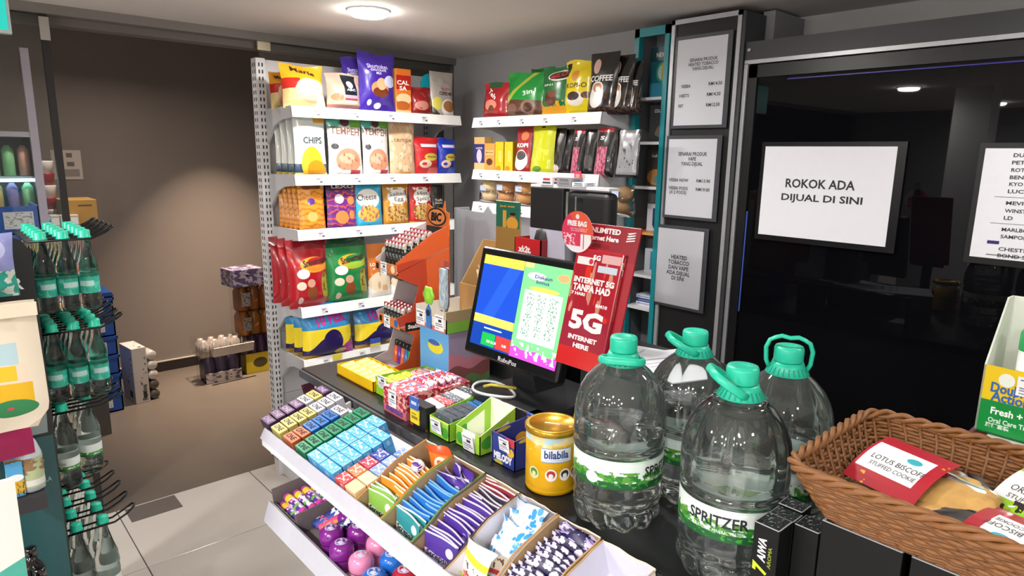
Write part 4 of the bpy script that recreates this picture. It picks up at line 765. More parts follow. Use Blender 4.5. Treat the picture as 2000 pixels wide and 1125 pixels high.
pts = [(1.135+.075*cos(a)*.6-.0, 1.30+.075*sin(a), ZC+.0915+.004*sin(2*a)) for a in [k*pi/12 for k in range(24)]]
o = MB().tube([(x-.0, y+.035, z+.002) for x, y, z in pts], .004, 6, closed=True).build('cable', M('#c9ccd0', .4), smooth=True); tag(o, 'looped white cable lying on the till base', 'cable')
o = MB().tube([(1.12, 1.36, ZC+.1), (1.13, 1.34, ZC+.108), (1.16, 1.31, ZC+.104), (1.18, 1.29, ZC+.1)], .0045, 6).build('cable_tie', M('#b8a83a', .4), smooth=True); tag(o, 'yellow tape around the white cable', 'tape')
t = thing('card_reader', 'grey card reader with white slip beside bottles', 'card reader', (1.2, 1.065, ZC)); t.rotation_euler = (0, 0, R(-60))
b_ = MB().hexa([(-.03, -.05, 0), (.03, -.05, 0), (.03, .05, 0), (-.03, .05, 0), (-.03, -.05, .035), (.03, -.05, .035), (.03, .05, .075), (-.03, .05, .075)]).build('body', M('#5a5c60', .35), t); bevel(b_, .006)
MB().hexa([(-.02, -.035, .0424), (.02, -.035, .0424), (.02, .0, .0563), (-.02, .0, .0563), (-.02, -.035, .0432), (.02, -.035, .0432), (.02, .0, .0571), (-.02, .0, .0571)]).build('slip', WHITE, t)
# red internet board
RED = '#a81c2c'
t = thing('promo_stand', 'red 5G internet board with pack hanging in front', 'promo stand', (1.145, 1.02, ZC)); t.rotation_euler = (0, 0, -pi/2)
tl2 = R(14); bw, bh = .172, .335
bd = MB().box(-bw/2, 0, 0, bw/2, .006, bh).build('board', PM('board_red', '#8e1626', [('r', 0, 0, 1, .75, '#a31d2c')], rough=.35), t, loc=(.0, .012, .25), rot=(-tl2, 0, 0)); bevel(bd, .001, 1)
wb = PM('pack_red', RED, [('n', (5, 2.2), .56, 0, .45, 1, .9, '#c98a78'), ('n', (6, 2), .6, 0, .4, 1, .86, '#d8341f'), ('r', 0, 0, 1, .42, '#9a1c34'), ('r', 0, 0, 1, .16, '#c81f22'), ('r', .58, .9, .97, .97, '#d8a8ac'), ('r', .06, .865, .42, .93, '#ecdfe2'), ('e', .36, .897, .045, .024, '#c23a4a'), ('r', .53, .82, .93, .875, '#c4cfe0')], rough=.2, coat=.6)
pw, pht = .148, .29
pk_ = MB().box(-pw/2, -.012, 0, pw/2, 0, pht).build('hanging_pack', wb, bd, loc=(-.012, -.001, -.02)); bevel(pk_, .003, 2)
WT = M('#f2e6ea', .45)
for s_, u, v, w_, h_ in (('INTERNET 5G', .5, .735, .86, .05), ('TANPA HAD', .48, .67, .8, .06), ('7 HARI', .22, .615, .3, .028), ('RM10', .76, .545, .24, .03), ('5G', .5, .4, .7, .17), ('INTERNET', .5, .25, .62, .04), ('HERE', .5, .185, .34, .04), ('5G', .47, .935, .16, .045)):
    letter(pk_, s_, plane_f((-pw/2+pw*u, -.0127, pht*v), (1, 0, 0), (0, 0, 1)), h_*pht, WT, w_*pw, .05)
for s_, u, v, w_, h_ in (('UNLIMITED', .36, .955, .62, .04), ('Internet Here', .36, .9, .6, .038)): letter(bd, s_, plane_f((-bw/2+bw*u, -.0006, bh*v), (1, 0, 0), (0, 0, 1)), h_*bh, WT, w_*bw, .04)
for k in range(4):
    MB().hexa([(-.012+.002*k, -.0007, -.004), (.012-.001*k, -.0007, 0), (.013, -.0005, .0025), (-.012, -.0005, -.0015), (-.012+.002*k, -.0008, -.0035), (.012-.001*k, -.0008, .0004), (.013, -.0008, .003), (-.012, -.0008, -.001)]).build('emblem_stripe', WT, bd, loc=(bw*.36, -.0002, bh*.905+.006*k))
MB().box(-.02, .02, 0, .02, .035, .3).build('post', BLK, t); MB().box(-.05, -.01, 0, .05, .09, .006).build('foot', BLK, t)
q = at(1127, 453, 0, 1.2)
t = thing('round_sign', 'round pink FREE BAG sign above the monitor', 'sign', (1.2, q.y, RISE-.157)); t.rotation_euler = (0, 0, -pi/2); rr = .051; zz = q.z-ZC
dsc = MB().lathe([(0, -.001), (rr, -.001), (rr, .001), (0, .001)], 40, caps=False)
dsc = MB(); nn = 40; dsc.v.append((0, 0, 0))
for k in range(nn): dsc.v.append((rr*cos(2*pi*k/nn), 0, rr*sin(2*pi*k/nn)))
for k in range(nn): dsc.v.append((rr*cos(2*pi*k/nn), .002, rr*sin(2*pi*k/nn)))
for k in range(nn):
    k2 = (k+1) % nn; uvf = lambda i: (.5+.5*cos(2*pi*i/nn), .5+.5*sin(2*pi*i/nn)); dsc.face((0, 1+k, 1+k2), ((.5, .5), uvf(k), uvf(k2))); dsc.face((1+k, 1+nn+k, 1+nn+k2, 1+k2))
dsc.face([1+nn+k for k in range(nn)])
dd = dsc.build('disc', PM('free_bag', '#d4365a', [('d', 1, 1, 1.15, 3, '#e0573c'), ('n', (12, 12), .52, .0, .1, .45, .45, '#e6c4d0'), ('r', 0, 0, 1, .16, '#e9e4ec'), ('r', .62, .1, .95, .46, '#ece6ea'), ('r', .7, .1, .73, .46, '#c8405a'), ('e', .5, .87, .06, .06, '#f0dce2')], rough=.35), t, loc=(0, 0, zz))
letter(dd, 'FREE BAG', plane_f((0, -.0008, .021), (1, 0, 0), (0, 0, 1)), .014, WT, .064, .06); letter(dd, 'with every purchase of\nnew mobile SIM Pack', plane_f((.006, -.0008, .006), (1, 0, 0), (0, 0, 1)), .009, WT, .056, .0)
MB().box(-.012, .002, zz+.02, .012, .0045, zz+.085).build('clip', FILM('clear_clip', (.85, .87, .88, 1), 1.45, .1), t); MB().box(.02, .0022, zz-.03, .075, .0045, zz-.02).build('arm', FILM('clear_arm', (.85, .87, .88, 1), 1.45, .1), t)
# staff terminal
XT = 1.45
t = thing('staff_terminal', 'black backed staff terminal on a lilac stand behind the monitor', 'terminal', (XT, 1.37, RISE)); t.rotation_euler = (0, 0, -pi/2)
def tz(px, py): q = at(px, py, 0, XT); return (1.37-q.y, q.z-RISE)
x0, z1 = tz(1036, 364); x1, z0 = tz(1098, 452); x2, _ = tz(1105, 372); x3, _ = tz(1187, 450)
bevel(MB().box(x0, 0, z0, x1, .03, z1).build('screen_back', M('#101113', .5), t), .004); bevel(MB().box(x2, .0, z0-.005, x3, .05, z1-.006).build('printer_back', M('#141517', .5), t), .018, 4)
MB().box(x0-.004, .005, z1, x3-.005, .05, z1+.008).build('top_edge', M('#d4d4d8', .4), t); MB().box(x1, .012, z0, x2, .03, z1-.01).build('gap_panel', M('#8a8f88', .5), t)
MB().hexa([(x0+.03, .0, 0), (x2+.02, .0, 0), (x2+.02, .08, 0), (x0+.03, .08, 0), (x0, .0, z0), (x2+.0, .0, z0), (x2, .03, z0), (x0, .03, z0)]).build('stand', M('#b4b2c4', .4), t); bevel(MB().box(x2, .02, z0-.03, x3+.03, .09, z0-.005).build('tray', M('#b4b2c4', .4), t), .01); MB().box(x2+.02, .02, 0, x3, .08, z0-.03).build('leg', M('#2a2b2e', .5), t)
MB().box(x0+.02, .0305, z0+.02, x1-.004, .0312, z1-.012).build('screen', PM('staff_screen', '#1a58b8', [('r', 0, .7, .4, 1, '#2a9a6a'), ('r', .1, .8, .2, .95, '#c8483a'), ('r', .5, .1, 1, .6, '#3a7ad0')], emit=1.2), t); MB().box(x2+.03, .0505, z0+.03, x3-.02, .0512, z0+.07).build('screen', PM('staff_screen_low', '#3a3aa8', [('r', .5, .5, 1, .9, '#a8b4e8')], emit=1.2), t)
for k, (px, w_, c, lab) in enumerate(((1058, .05, '#e4e0e2', 'white and red card box on the staff terminal'), (1092, .06, '#8d8d90', 'grey card box on the staff terminal'), (1120, .05, '#d9dbe6', 'pale card box near the shelf tag on the terminal'))):
    q = at(px, 366, 0, XT-.02); o = MB().box(0, -w_/2, 0, .05, w_/2, .012+.012*(k < 2)).build('card_box', PM('card_box%d' % k, c, [('r', .2, .55, .8, .85, '#b8404a' if k == 0 else '#6a6a70'), ('r', .15, .15, .85, .4, '#3a3f52' if k == 0 else '#77777c')])); tag(o, lab, 'box'); o.location = (XT+.0, q.y, RISE+z1+.008)
# behind the monitor: pail, booklet, grey carton, brown carton
q = at(1005, 480, 0, 1.42); q2 = at(1056, 480, 0, 1.42)
t = thing('red_caddy', 'red open caddy of stationery beside the monitor', 'caddy', (1.42, (q.y+q2.y)/2, RISE)); w_ = (q.y-q2.y)/2; hz = at(1030, 466, 0, 1.42).z-RISE
MB().box(-.0, -w_, 0, .004, w_, hz).build('front_wall', M('#b81c24', .35), t)
for a in ((.0, -w_, .1, -w_+.003), (.0, w_-.003, .1, w_), (.097, -w_, .1, w_)): MB().box(a[0], a[1], 0, a[2], a[3], hz).build('wall', M('#8e1820', .4), t)
letter(t, 'xk2t.', plane_f((-.0006, .012, hz-.035), (0, -1, 0), (0, -.1, 1)), .022, WT, .06, .05); MB().lathe([(.034, 0), (.036, .02), (.03, .045), (.015, .056), (0, .058)], 16).build('black_pouch', M('#1a1a1c', .5), t, loc=(.05, -.03, hz-.02), smooth=True)
for k in range(5): MB().tube([(.03+.01*k, -.02+.017*k, .02), (.028+.011*k, -.022+.019*k, hz+.014+.004*(k % 3))], .004, 6).build('pen', M(['#c8b8d8', '#3a6ab8', '#c8ccd0', '#d8c05a', '#4a8a5a'][k], .35), t)
q = at(968, 470, 0, 1.44); q2 = at(1014, 470, 0, 1.44); z1_ = at(990, 393, 0, 1.44).z
o = cart('booklet', 'green booklet standing with a figure in yellow printed on it', 1.44, (q.y+q2.y)/2, RISE, q.y-q2.y, .006, z1_-RISE, PM('booklet', '#175a48', [('r', 0, .7, .45, .93, '#b98a34'), ('r', 0, .7, .3, .93, '#175a48'), ('e', .72, .895, .12, .018, '#7a5238'), ('e', .72, .907, .13, .012, '#191513'), ('e', .7, .835, .24, .05, '#c08a2c'), ('r', 0, 0, 1, .8, '#8a6a34')], rough=.4), -pi/2, [('Jadi Ahli', .48, .96, .62, .018, '#b98a2c')], 'booklet')
q = at(890, 470, 0, 1.52); q2 = at(976, 470, 0, 1.52); zt = at(930, 412, 0, 1.52).z-RISE; w_ = q.y-q2.y
t = thing('grey_carton', 'grey display carton with a peaked back behind the brown carton', 'carton', (1.52, (q.y+q2.y)/2, RISE)); t.rotation_euler = (0, 0, -pi/2)
MB().prism([(-w_/2, 0), (w_/2, 0), (w_/2, zt-.004), (w_*.34, zt-.004), (w_*.24, zt+.022), (w_*.14, zt-.004), (-w_/2, zt)], .004, lambda a, b, tt: (a, tt, b)).build('back_board', M('#9c9ea6', .5), t); MB().box(-w_/2-.002, -.005, 0, -w_/2+.01, .06, zt+.004).build('side_flap', M('#85878e', .5), t); MB().box(w_/2-.01, -.002, 0, w_/2, .06, zt-.01).build('side_flap', M('#85878e', .5), t)
bx_ = at(905, 600, 0, 1.40); bx2 = at(990, 560, 0, 1.40); zt = at(945, 470, 0, 1.46).z-RISE; w_ = (bx_.y-bx2.y)
t = thing('brown_carton', 'open brown carton of wrapped packets behind the monitor', 'carton', (1.39, (bx_.y+bx2.y)/2, RISE)); t.rotation_euler = (0, 0, -pi/2)
KR = M('#a8814e', .8, vary=.08)
MB().box(-w_/2, 0, 0, w_/2, .1, .004).build('bottom', KR, t); MB().box(-w_/2, .097, 0, w_/2, .1, zt).build('back_wall', KR, t); MB().box(-w_/2, 0, 0, w_/2, .003, .12).build('front_wall', M('#3f7a9a', .5), t)
for x in (-w_/2, w_/2-.003): MB().prism([(0, 0), (.1, 0), (.1, zt), (.0, .14)], .003, lambda a, b, tt: (x+tt, a, b)).build('side_wall', KR, t)
for k in range(6):
    o = bag('sweet_packet', 'clear yellow sweet packet in the brown carton, %s from its front' % ORD[k], 'sweet packet', .1, .19, .02, P('clear_yellow%d' % k, '#c9b98a', ('n', 4, .5, 0, 0, 1, 1, '#e3d9c0'), ('n', 6, .6, 0, 0, 1, .8, '#d8b83a'), rough=.15), (), 'pillow', 600+k, nx=8, ny=8, loc=(1.402+.0135*k, (bx_.y+bx2.y)/2-.01, RISE+.005+.012*k), rz=-pi/2, group='clear yellow packets')
# lollipop carton
q = 1.70
t = thing('lolly_carton', 'tall sky blue lollipop carton with pink lower side', 'carton', (1.19, 1.62, ZC)); CW, CDp, CHt = .16, .17, .185
skyP = PM('lolly_front', '#5aa0dc', [('n', 20, .72, 0, 0, 1, 1, '#b8d8f0'), ('e', .55, .68, .26, .12, '#d8cf3a'), ('e', .5, .75, .2, .05, '#3a5ab0')]); lolS = PM('lolly_side', '#8a7f96', [('h', .55, .06, 7, 1, '#b0707e'), ('h', .34, .05, 9, 0, '#7a4a4a'), ('h', .16, .04, 11, 2, '#5a7a4a')])
bo = MB().box(0, 0, 0, CDp, CW, CHt, [0, 0, 1, 0, 0, 0]).build('box', [skyP, lolS], t); bevel(bo, .001, 1)
pass
for nm, a, m in (('tray_front', (-.012, -.004, CHt, -.009, CW+.004, CHt+.045), PM('lolly_rim', '#c0707c', [('r', 0, .35, 1, 1, '#e8e2dc')])), ('tray_side', (-.012, -.004, CHt, CDp, -.001, CHt+.07), PM('lolly_rim2', '#6a9a3a', [('r', 0, .5, 1, 1, '#8a7a5a')])), ('tray_side', (-.012, CW+.001, CHt, CDp, CW+.004, CHt+.07), M('#c8c2b8', .6)), ('tray_back', (CDp-.003, -.004, CHt, CDp, CW+.004, CHt+.12), KR), ('tray_floor', (-.009, -.001, CHt, CDp, CW+.001, CHt+.004), M('#e6e2dc', .6))): MB().box(*a).build(nm, m, t)
for y in (.135, .03): MB().box(-.0145, y-.024, CHt+.006, -.013, y+.024, CHt+.056).build('price_card', TAGC, t)
t = thing('lollipop', 'lime green cloud-shaped lollipop card on a blue stick', 'lollipop', (1.178, 1.705, ZC+CHt+.004)); t.rotation_euler = (0, 0, -pi/2)
MB().prism([(-.012, 0), (.012, 0), (.014, .06), (.0, .078), (-.014, .06)], .003, lambda a, b, tt: (a, tt, b)).build('stick_card', M('#3f78c0', .4), t, loc=(0, -.006, .0)); MB().lathe([(0, 0), (.011, 0)], 16, caps=False).build('badge', INK, t, loc=(0, -.0066, .05), rot=(pi/2, 0, 0))
MB().lathe([(.024*(1+.12*cos(5*2*pi*0)), -.004), (.03, 0), (.024, .004)], 30, mod=lambda a, z: 1+.1*cos(6*a)).build('cloud', PM('lime_cloud', '#86c83a', [('e', .5, .5, .3, .3, '#9ad84a')], emit=0), t, loc=(0, -.004, .107), rot=(pi/2, 0, 0), smooth=True)
t = thing('lollipop', 'pale blue wrapped lollipop standing on a clear stick', 'lollipop', (1.186, 1.64, ZC+CHt+.004)); t.rotation_euler = (0, 0, -pi/2-.2)
MB().tube([(0, 0, 0), (.002, 0, .09)], .0035, 6).build('stick', M('#e2d8cc', .3), t); MB().prism([(-.012, .075), (.012, .075), (.022, .1), (.02, .2), (-.018, .2), (-.022, .1)], .012, lambda a, b, tt: (a, tt-.006, b)).build('sweet', PM('pale_sweet', '#a8c4da', [('n', 6, .5, 0, 0, 1, 1, '#dfe8ee')], rough=.2), t); bevel(MB().prism([(-.016, .065), (.016, .065), (.028, .09), (.024, .225), (-.022, .225), (-.028, .09)], .018, lambda a, b, tt: (a, tt-.009, b)).build('wrapper', CLEARP, t), .004)
# lighter stand
OR = '#c8622c'; t = thing('lighter_stand', 'three tier orange cardboard lighter stand at the counter end', 'display stand', (1.15, 1.905, ZC)); t.rotation_euler = (0, 0, R(-93))
ORM = M(OR, .5); GREYI = M('#b8aeb0', .6); SW, SD = .145, .2
prof = [(-.03, 0), (-.03, .03), (.03, .05), (.055, .13), (.0, .165), (-.012, .2), (.05, .22), (.075, .3), (.0, .335), (-.01, .385), (.13, .475), (.2, .5), (.2, 0)]
for x, m in ((-SW/2, GREYI), (SW/2-.003, PM('stand_side', '#c4552a', [('r', .0, .0, 1, .3, '#a83a24')]))): MB().prism(prof, .003, lambda a, b, tt: (x+tt, a, b)).build('side_panel', m, t)
MB().box(-SW/2, .197, 0, SW/2, .2, .5).build('back_panel', ORM, t); MB().prism([(-SW/2, .46), (SW/2, .46), (SW/2+.004, .54), (SW*.36, .545), (SW*.34, .58), (SW*.26, .555), (-SW*.2, .552), (-SW*.42, .565), (-SW*.48, .54)], .003, lambda a, b, tt: (a, .194+tt, b)).build('header', PM('header', '#d8702e', [('r', .0, .0, 1, .2, '#d8702e')]), t)
def logo(par, y, z, w, nm='emblem'):
    o_ = MB().prism([(w*.5*cos(a)*(1 if abs(cos(a)) < .7 else 1), w*.27*sin(a)) for a in [k*pi/12 for k in range(24)]], .001, lambda a, b, tt: (a, y-.001+tt, z+b)).build('emblem', M('#1c1816', .5), par)
    MB().prism([(w*.44*cos(a), w*.22*sin(a)) for a in [k*pi/12 for k in range(24)]], .001, lambda a, b, tt: (a, y-.0016+tt, z+b)).build('emblem_field', M('#e08a4c', .5), o_); letter(o_, 'BIC', plane_f((0, y-.0022, z), (1, 0, 0), (0, 0, 1)), w*.27, M('#1c1210', .5), w*.6, .06, .15)
logo(t, .193, .522, .118); MB().box(-SW/2+.005, .1925, .463, SW/2-.005, .1938, .488).build('band', M('#1c1816', .5), t); logo(t, .045, .335, .085)
for k, (z, y) in enumerate(((.35, -.008), (.165, 0), (.0, -.03))):
    MB().hexa([(-SW/2, y, z), (SW/2, y, z), (SW/2, .197, z+.07 if k == 0 else z+.01), (-SW/2, .197, z+.07 if k == 0 else z+.01), (-SW/2, y, z+.003), (SW/2, y, z+.003), (SW/2, .197, z+.073 if k == 0 else z+.013), (-SW/2, .197, z+.073 if k == 0 else z+.013)]).build('tier_floor', GREYI, t); MB().box(-SW/2, y-.003, z-.005, SW/2, y, z+.028).build('tier_lip', PM('lip%d' % k, '#d4763a', [('r', .05, .2, .18, .8, '#1c1816'), ('e', .85, .5, .09, .4, '#f0d8c0' if k == 0 else '#2a6ab0')]), t)
    MB().box(-.03, y-.005, z-.012, .012, y-.004, z+.03).build('price_card', TAGC, t)
letter(t, 'Stabilo', plane_f((SW/2+.001, .06, .165), (0, 1, 0), (0, 0, 1)), .014, M('#e8e0d8', .5), .06, .03); MB().box(SW/2, .02, .15, SW/2+.0006, .1, .18).build('side_band', M('#1c1816', .5), t)
q0 = Matrix.Translation((1.15, 1.905, ZC)) @ Matrix.Rotation(R(-93), 4, 'Z'); lo = {}
def lighter(lx, ly, lz, col, lab, top='#d8d2cc', lean=0, h=.078):
    key = (col, top)
    if key not in lo:
        r = thing('lighter', lab, 'lighter', group='lighters in the orange stand')
        MB().lathe([(.0085, 0), (.0095, .002), (.0095, .06)], 10).build('body', PM('lighter'+col[1:], col, [('n', (5, 9), .56, 0, 0, 1, 1, '#59625a' if col == '#1d201e' else col)], rough=.25), r, smooth=True); MB().lathe([(.009, .06), (.009, .072), (.007, .078)], 10).build('hood', M(top, .25, .6), r); MB().box(-.004, -.008, .066, .004, .0, .081).build('thumb_lever', M('#a81f3a' if col == '#1d201e' else '#1a1a1a', .4), r); lo[key] = r; o_ = r
    else: o_ = dup(lo[key], label=lab)
    o_.matrix_world = q0 @ Matrix.Translation((lx, ly, lz)) @ Matrix.Rotation(-lean, 4, 'X'); return o_
for i in range(6):
    for j in range(5): lighter(-.056+.0225*i, .03+.0245*j, .367+.0088*j, '#1d201e', 'black patterned lighter in the top tier, row %s from the front, %s across' % (ORD[j], ORD[i]), lean=.0)
for i, c in enumerate(('#b81f6a', '#a81f2a', '#8e1c28', '#c23a4a', '#6a1a24')): lighter(-.02+.022*i, .12, .172, c, '%s lighter standing in the middle tier' % ['magenta', 'red', 'dark red', 'coral', 'maroon'][i], lean=.1)
for i in range(6):
    for j in range(3): lighter(-.058+.0225*i, .022+.024*j, .15, '#1d201e', 'black lighter low in the middle tier, row %s, %s across' % (ORD[j], ORD[i]))
for i, c in enumerate(('#d8602c', '#6a2f9a', '#d86a34', '#2a72c0', '#2f9a5a')): lighter(-.05+.024*i, .05, .01, c, '%s lighter in the bottom tier' % ['orange', 'violet', 'amber orange', 'blue', 'green'][i], top='#3a3a3a', lean=.1)
# ------------------------------------------------------------ big water bottles
TEAL = M('#27c2a2', .35, vary=.04); SHELL = FILM('bottle_plastic', (.97, .99, .985, 1), 1.5, .05, .03, .04); WATER = GLASS('water', (.965, .99, .98, 1), 1.33)
LBL = PM('forest_label', '#dfeae8', [('n', (26, 4), .5, 0, 0, 1, .62, '#5a9a3a'), ('n', (34, 5), .5, 0, 0, 1, .5, '#2c7a30'), ('r', 0, 0, 1, .24, '#1d5a30'), ('n', (40, 6), .56, 0, .05, 1, .4, '#3f9a34'), ('r', 0, .92, 1, 1, '#cfe0dc'), ('e', .42, .3, .025, .2, '#e8efe8'), ('e', .8, .3, .025, .2, '#e8efe8')], rough=.35)
def flute(a, z):
    k = 1-.06*sst(.188, .205, z)*sst(.335, .29, z)*max(0, cos(7*a))**2.5
    if z < .075: k *= 1-.085*(.5+.5*cos(10*a+40*z))**1.5*sst(.08, .03, z)-.09*(.5+.5*cos(10*a+40*z))*sst(.025, 0, z)
    return k
PRO = [(.055, 0), (.078, .003), (.088, .016), (.0915, .03), (.0885, .05), (.0915, .06), (.0885, .072), (.0915, .084), (.0905, .1), (.0905, .166), (.0935, .172), (.0885, .181), (.0935, .19), (.0935, .21), (.0935, .225), (.0925, .245), (.089, .265), (.082, .285), (.071, .305), (.055, .322), (.038, .336), (.026, .346), (.023, .352), (.022, .37)]
def big_bottle(label, x, y, h, fill, text_off, handle, spin=0):
    t = thing('water_bottle', label, 'water bottle', (x, y, ZC), group='large water bottles'); sc = h/.392
    prof = []
    for (r0, z0), (r1, z1) in zip(PRO[:-1], PRO[1:]): prof += [(r0, z0), ((r0+r1)/2, (z0+z1)/2)]
    prof.append(PRO[-1])
    body = MB().lathe(prof, 84, mod=flute, caps=False).build('bottle', SHELL, t, smooth=True)
    wp = [(max(r-.0012, .001), z+.0012) for r, z in prof if z < fill]; rf = wp[-1][0]
    w = MB(); n = 84; w.lathe([(0, .0012)] + wp + [(rf, fill), (0, fill)], n, mod=flute, caps=False); w.build('water', WATER, t, smooth=True)
    lb = MB().lathe([(.0914, .104), (.0914, .163)], 84, caps=False).build('label', LBL, t, smooth=True, rot=(0, 0, spin))
    th = math.atan2(-y, -x)+text_off
    letter(t, 'SPRITZER', cyl_f(.0921, th, .14), .021, M('#23282c', .4), .105, .02); letter(t, 'NATURAL MINERAL WATER', cyl_f(.0921, th+.03, .122), .0065, M('#e2ece2', .5), .085, .0); letter(t, 'SPRITZER', cyl_f(.0921, th+pi, .14), .021, M('#23282c', .4), .105, .02)
    cp = MB().lathe([(.0265, .36), (.0275, .363), (.0275, .385), (.0255, .39), (.014, .391), (.012, .3895), (0, .3895)], 40, mod=lambda a, z: 1+.014*cos(36*a)*(.362 < z < .386)).build('cap', TEAL, t, smooth=True)
    MB().lathe([(.0285, .3595), (.031, .352), (.0405, .336), (.0395, .335), (.0285, .351), (.0265, .3595)], 40).build('collar', TEAL, t, smooth=True)
    ribs = MB()
    for k in range(24):
        a = 2*pi*k/24; ribs.hexa([tuple(Vector((r*cos(a+da), r*sin(a+da), z))) for r, z, da in ((.0385, .338, -.03), (.0402, .338, -.03), (.0402, .338, .03), (.0385, .338, .03), (.031, .3505, -.03), (.033, .3505, -.03), (.033, .3505, .03), (.031, .3505, .03))])
    ribs.build('collar_rib', M('#1a8a74', .4), t)
    rz, tilt = handle; hw, hl = .034, .066
    pts = [(-hw, 0, 0), (-hw-.006, 0, .014), (-hw-.008, 0, .04), (-hw-.002, 0, .056), (-hw+.008, 0, hl-.004), (-.015, 0, hl), (0, 0, hl-.003), (.015, 0, hl), (hw-.008, 0, hl-.004), (hw+.002, 0, .056), (hw+.008, 0, .04), (hw+.006, 0, .014), (hw, 0, 0)]
    ho = MB().tube(pts, [.0042]*len(pts), 8).build('handle', TEAL, t, loc=(0, 0, .343), smooth=True)
    ho.rotation_euler = (Matrix.Rotation(rz, 4, 'Z') @ Matrix.Rotation(tilt, 4, 'X')).to_euler(); ho.scale = (1, 1.8, 1)
    t.scale = (1, 1, sc); return t
facing = lambda x, y: math.atan2(-y, -x)-pi/2
big_bottle('large water bottle beside the golden tin, handle folded over its cap', 1.013, .793, .39, .205, 1.18, (R(-55), R(78)), .6)
big_bottle('large water bottle behind the other bottles, handle lifted towards the tower', 1.212, .757, .376, .215, .9, (R(225), R(60)), 2)
big_bottle('full water bottle in front with large black lettering and slanted handle', 1.025, .543, .39, .335, -.22, (R(225), R(55)), 3)
big_bottle('large water bottle with upright ring handle behind the basket', 1.225, .557, .385, .12, 1.6, (facing(1.225, .557), 0), 4)
# papers behind the bottles
for k, (x, y, z, rz, w, l) in enumerate(((1.54, 1.12, RISE, .3, .21, .29), (1.54, 1.02, RISE+.004, -.35, .2, .26), (1.52, 1.3, RISE, .15, .09, .14))):
    o = MB().box(-w/2, -l/2, 0, w/2, l/2, .003).build('paper_sheet', PM('paper%d' % k, '#dfe2ea', [('r', .1, .72, .7, .76, '#9aa0ae'), ('r', .1, .6, .85, .63, '#b4b8c4'), ('r', .1, .5, .8, .53, '#b4b8c4')], rough=.6)); tag(o, ['white paper sheet under the other behind the bottles', 'white paper sheet lying on top behind the bottles', 'small folded paper beside the staff terminal'][k], 'paper'); o.location = (x, y, z); o.rotation_euler = (0, 0, rz)

# ------------------------------------------------------------ basket corner
ab = PM('aiwa_top', '#23262a', [('n', 8, .62, .05, .1, .95, .9, '#8a8e90'), ('r', 0, 0, 1, .04, '#a9acae'), ('r', 0, .96, 1, 1, '#a9acae'), ('r', 0, 0, .03, 1, '#a9acae'), ('r', .97, 0, 1, 1, '#a9acae')], rough=.25); abk = M('#0c0d0e', .45, spec=.25)
ZBX = 1.148
for k, (x, y, w, l, z, lab) in enumerate(((.9325, .421, .043, .04, ZBX, 'black lettered box nearest the front bottle'), (.973, .421, .033, .04, ZBX-.002, 'slim black box behind the lettered one'), (1.01, .424, .034, .04, ZBX, 'black box nearest the ring-handled bottle'), (.974, .379, .04, .038, ZBX-.001, 'black box half under the basket beside the lettered one'), (.99, .3, .09, .11, 1.176, 'black box under the basket front, towards the bottles'), (.99, .17, .09, .13, 1.176, 'black box under the middle of the basket front'), (.99, .01, .09, .16, 1.176, 'black box under the basket front, furthest from the bottles'), (1.15, .25, .12, .15, 1.176, 'black box under the basket back'), (1.15, .05, .12, .15, 1.176, 'black box under the far basket corner'))):
    o = MB().box(-w/2, -l/2, 0, w/2, l/2, z-ZC, [0, 1, 0, 0, 0, 0]).build('black_box', [abk, ab]); bevel(o, .001, 1); tag(o, lab, 'box', 'black boxes by the basket'); o.location = (x, y, ZC)
    if k == 0:
        P0 = lambda y_, z_: plane_f((-w/2-.0006, y_, z_), (0, 0, 1), (0, 1, 0))
        letter(o, 'AIWA', P0(.004, .143), .0135, M('#d4d6d2', .5), .04, .04, .2); letter(o, '7', P0(.005, .112), .024, M('#b4c42e', .5), .018, .05, .2); letter(o, 'AROMA', P0(-.009, .135), .006, M('#8a962e', .5), .036, .02); letter(o, 'Royal', P0(-.006, .075), .013, M('#c4c6c8', .5), .04, .0, .4)
for k, c in enumerate(('#7a1a2a', '#2a6a5a')):
    o = MB().lathe([(.008, 0), (.01, .004), (.01, .13), (.006, .14)], 14).build('lipstick_tube', M(c, .25, coat=.4), smooth=True); tag(o, ['dark red tube standing under the basket edge', 'dark teal tube standing under the basket edge'][k], 'tube'); o.location = (.93, .205-.03*k, ZC)
BX0, BX1, BY0, BY1, BZ0, BZ1 = .91, 1.245, -.12, .405, 1.178, 1.255
bk_ = thing('wicker_basket', 'brown woven wicker basket of wrapped cookies on the black boxes', 'basket', ((BX0+BX1)/2, (BY0+BY1)/2, BZ0))
WK = M('#83552c', .5, vary=.25, scale=55); WK2 = M('#744a26', .5, vary=.28, scale=70)
hx, hy = (BX1-BX0)/2, (BY1-BY0)/2
def rrect(s, n_=160):
    """rounded rectangle loop; s: 0 at the base, 1 at the rim"""
    a, b = hx*(.8+.2*s), hy*(.87+.13*s); r = .045; out = []; per = 4*(a+b-2*r)+2*pi*r
    segs = [((-a+r, -b), (a-r, -b)), ((a, -b+r), (a, b-r)), ((a-r, b), (-a+r, b)), ((-a, b-r), (-a, -b+r))]; cs = [(a-r, -b+r), (a-r, b-r), (-a+r, b-r), (-a+r, -b+r)]
    for i, (p, q) in enumerate(segs):
        L_ = math.hypot(q[0]-p[0], q[1]-p[1]); m = max(2, int(n_*L_/per))
        for k in range(m): out.append((p[0]+(q[0]-p[0])*k/m, p[1]+(q[1]-p[1])*k/m))
        m = max(4, int(n_*(pi*r/2)/per)); a0 = -pi/2+i*pi/2
        for k in range(m): an = a0+pi/2*k/m; out.append((cs[i][0]+r*cos(an), cs[i][1]+r*sin(an)))
    return out
HB = BZ1-BZ0; NR = 13
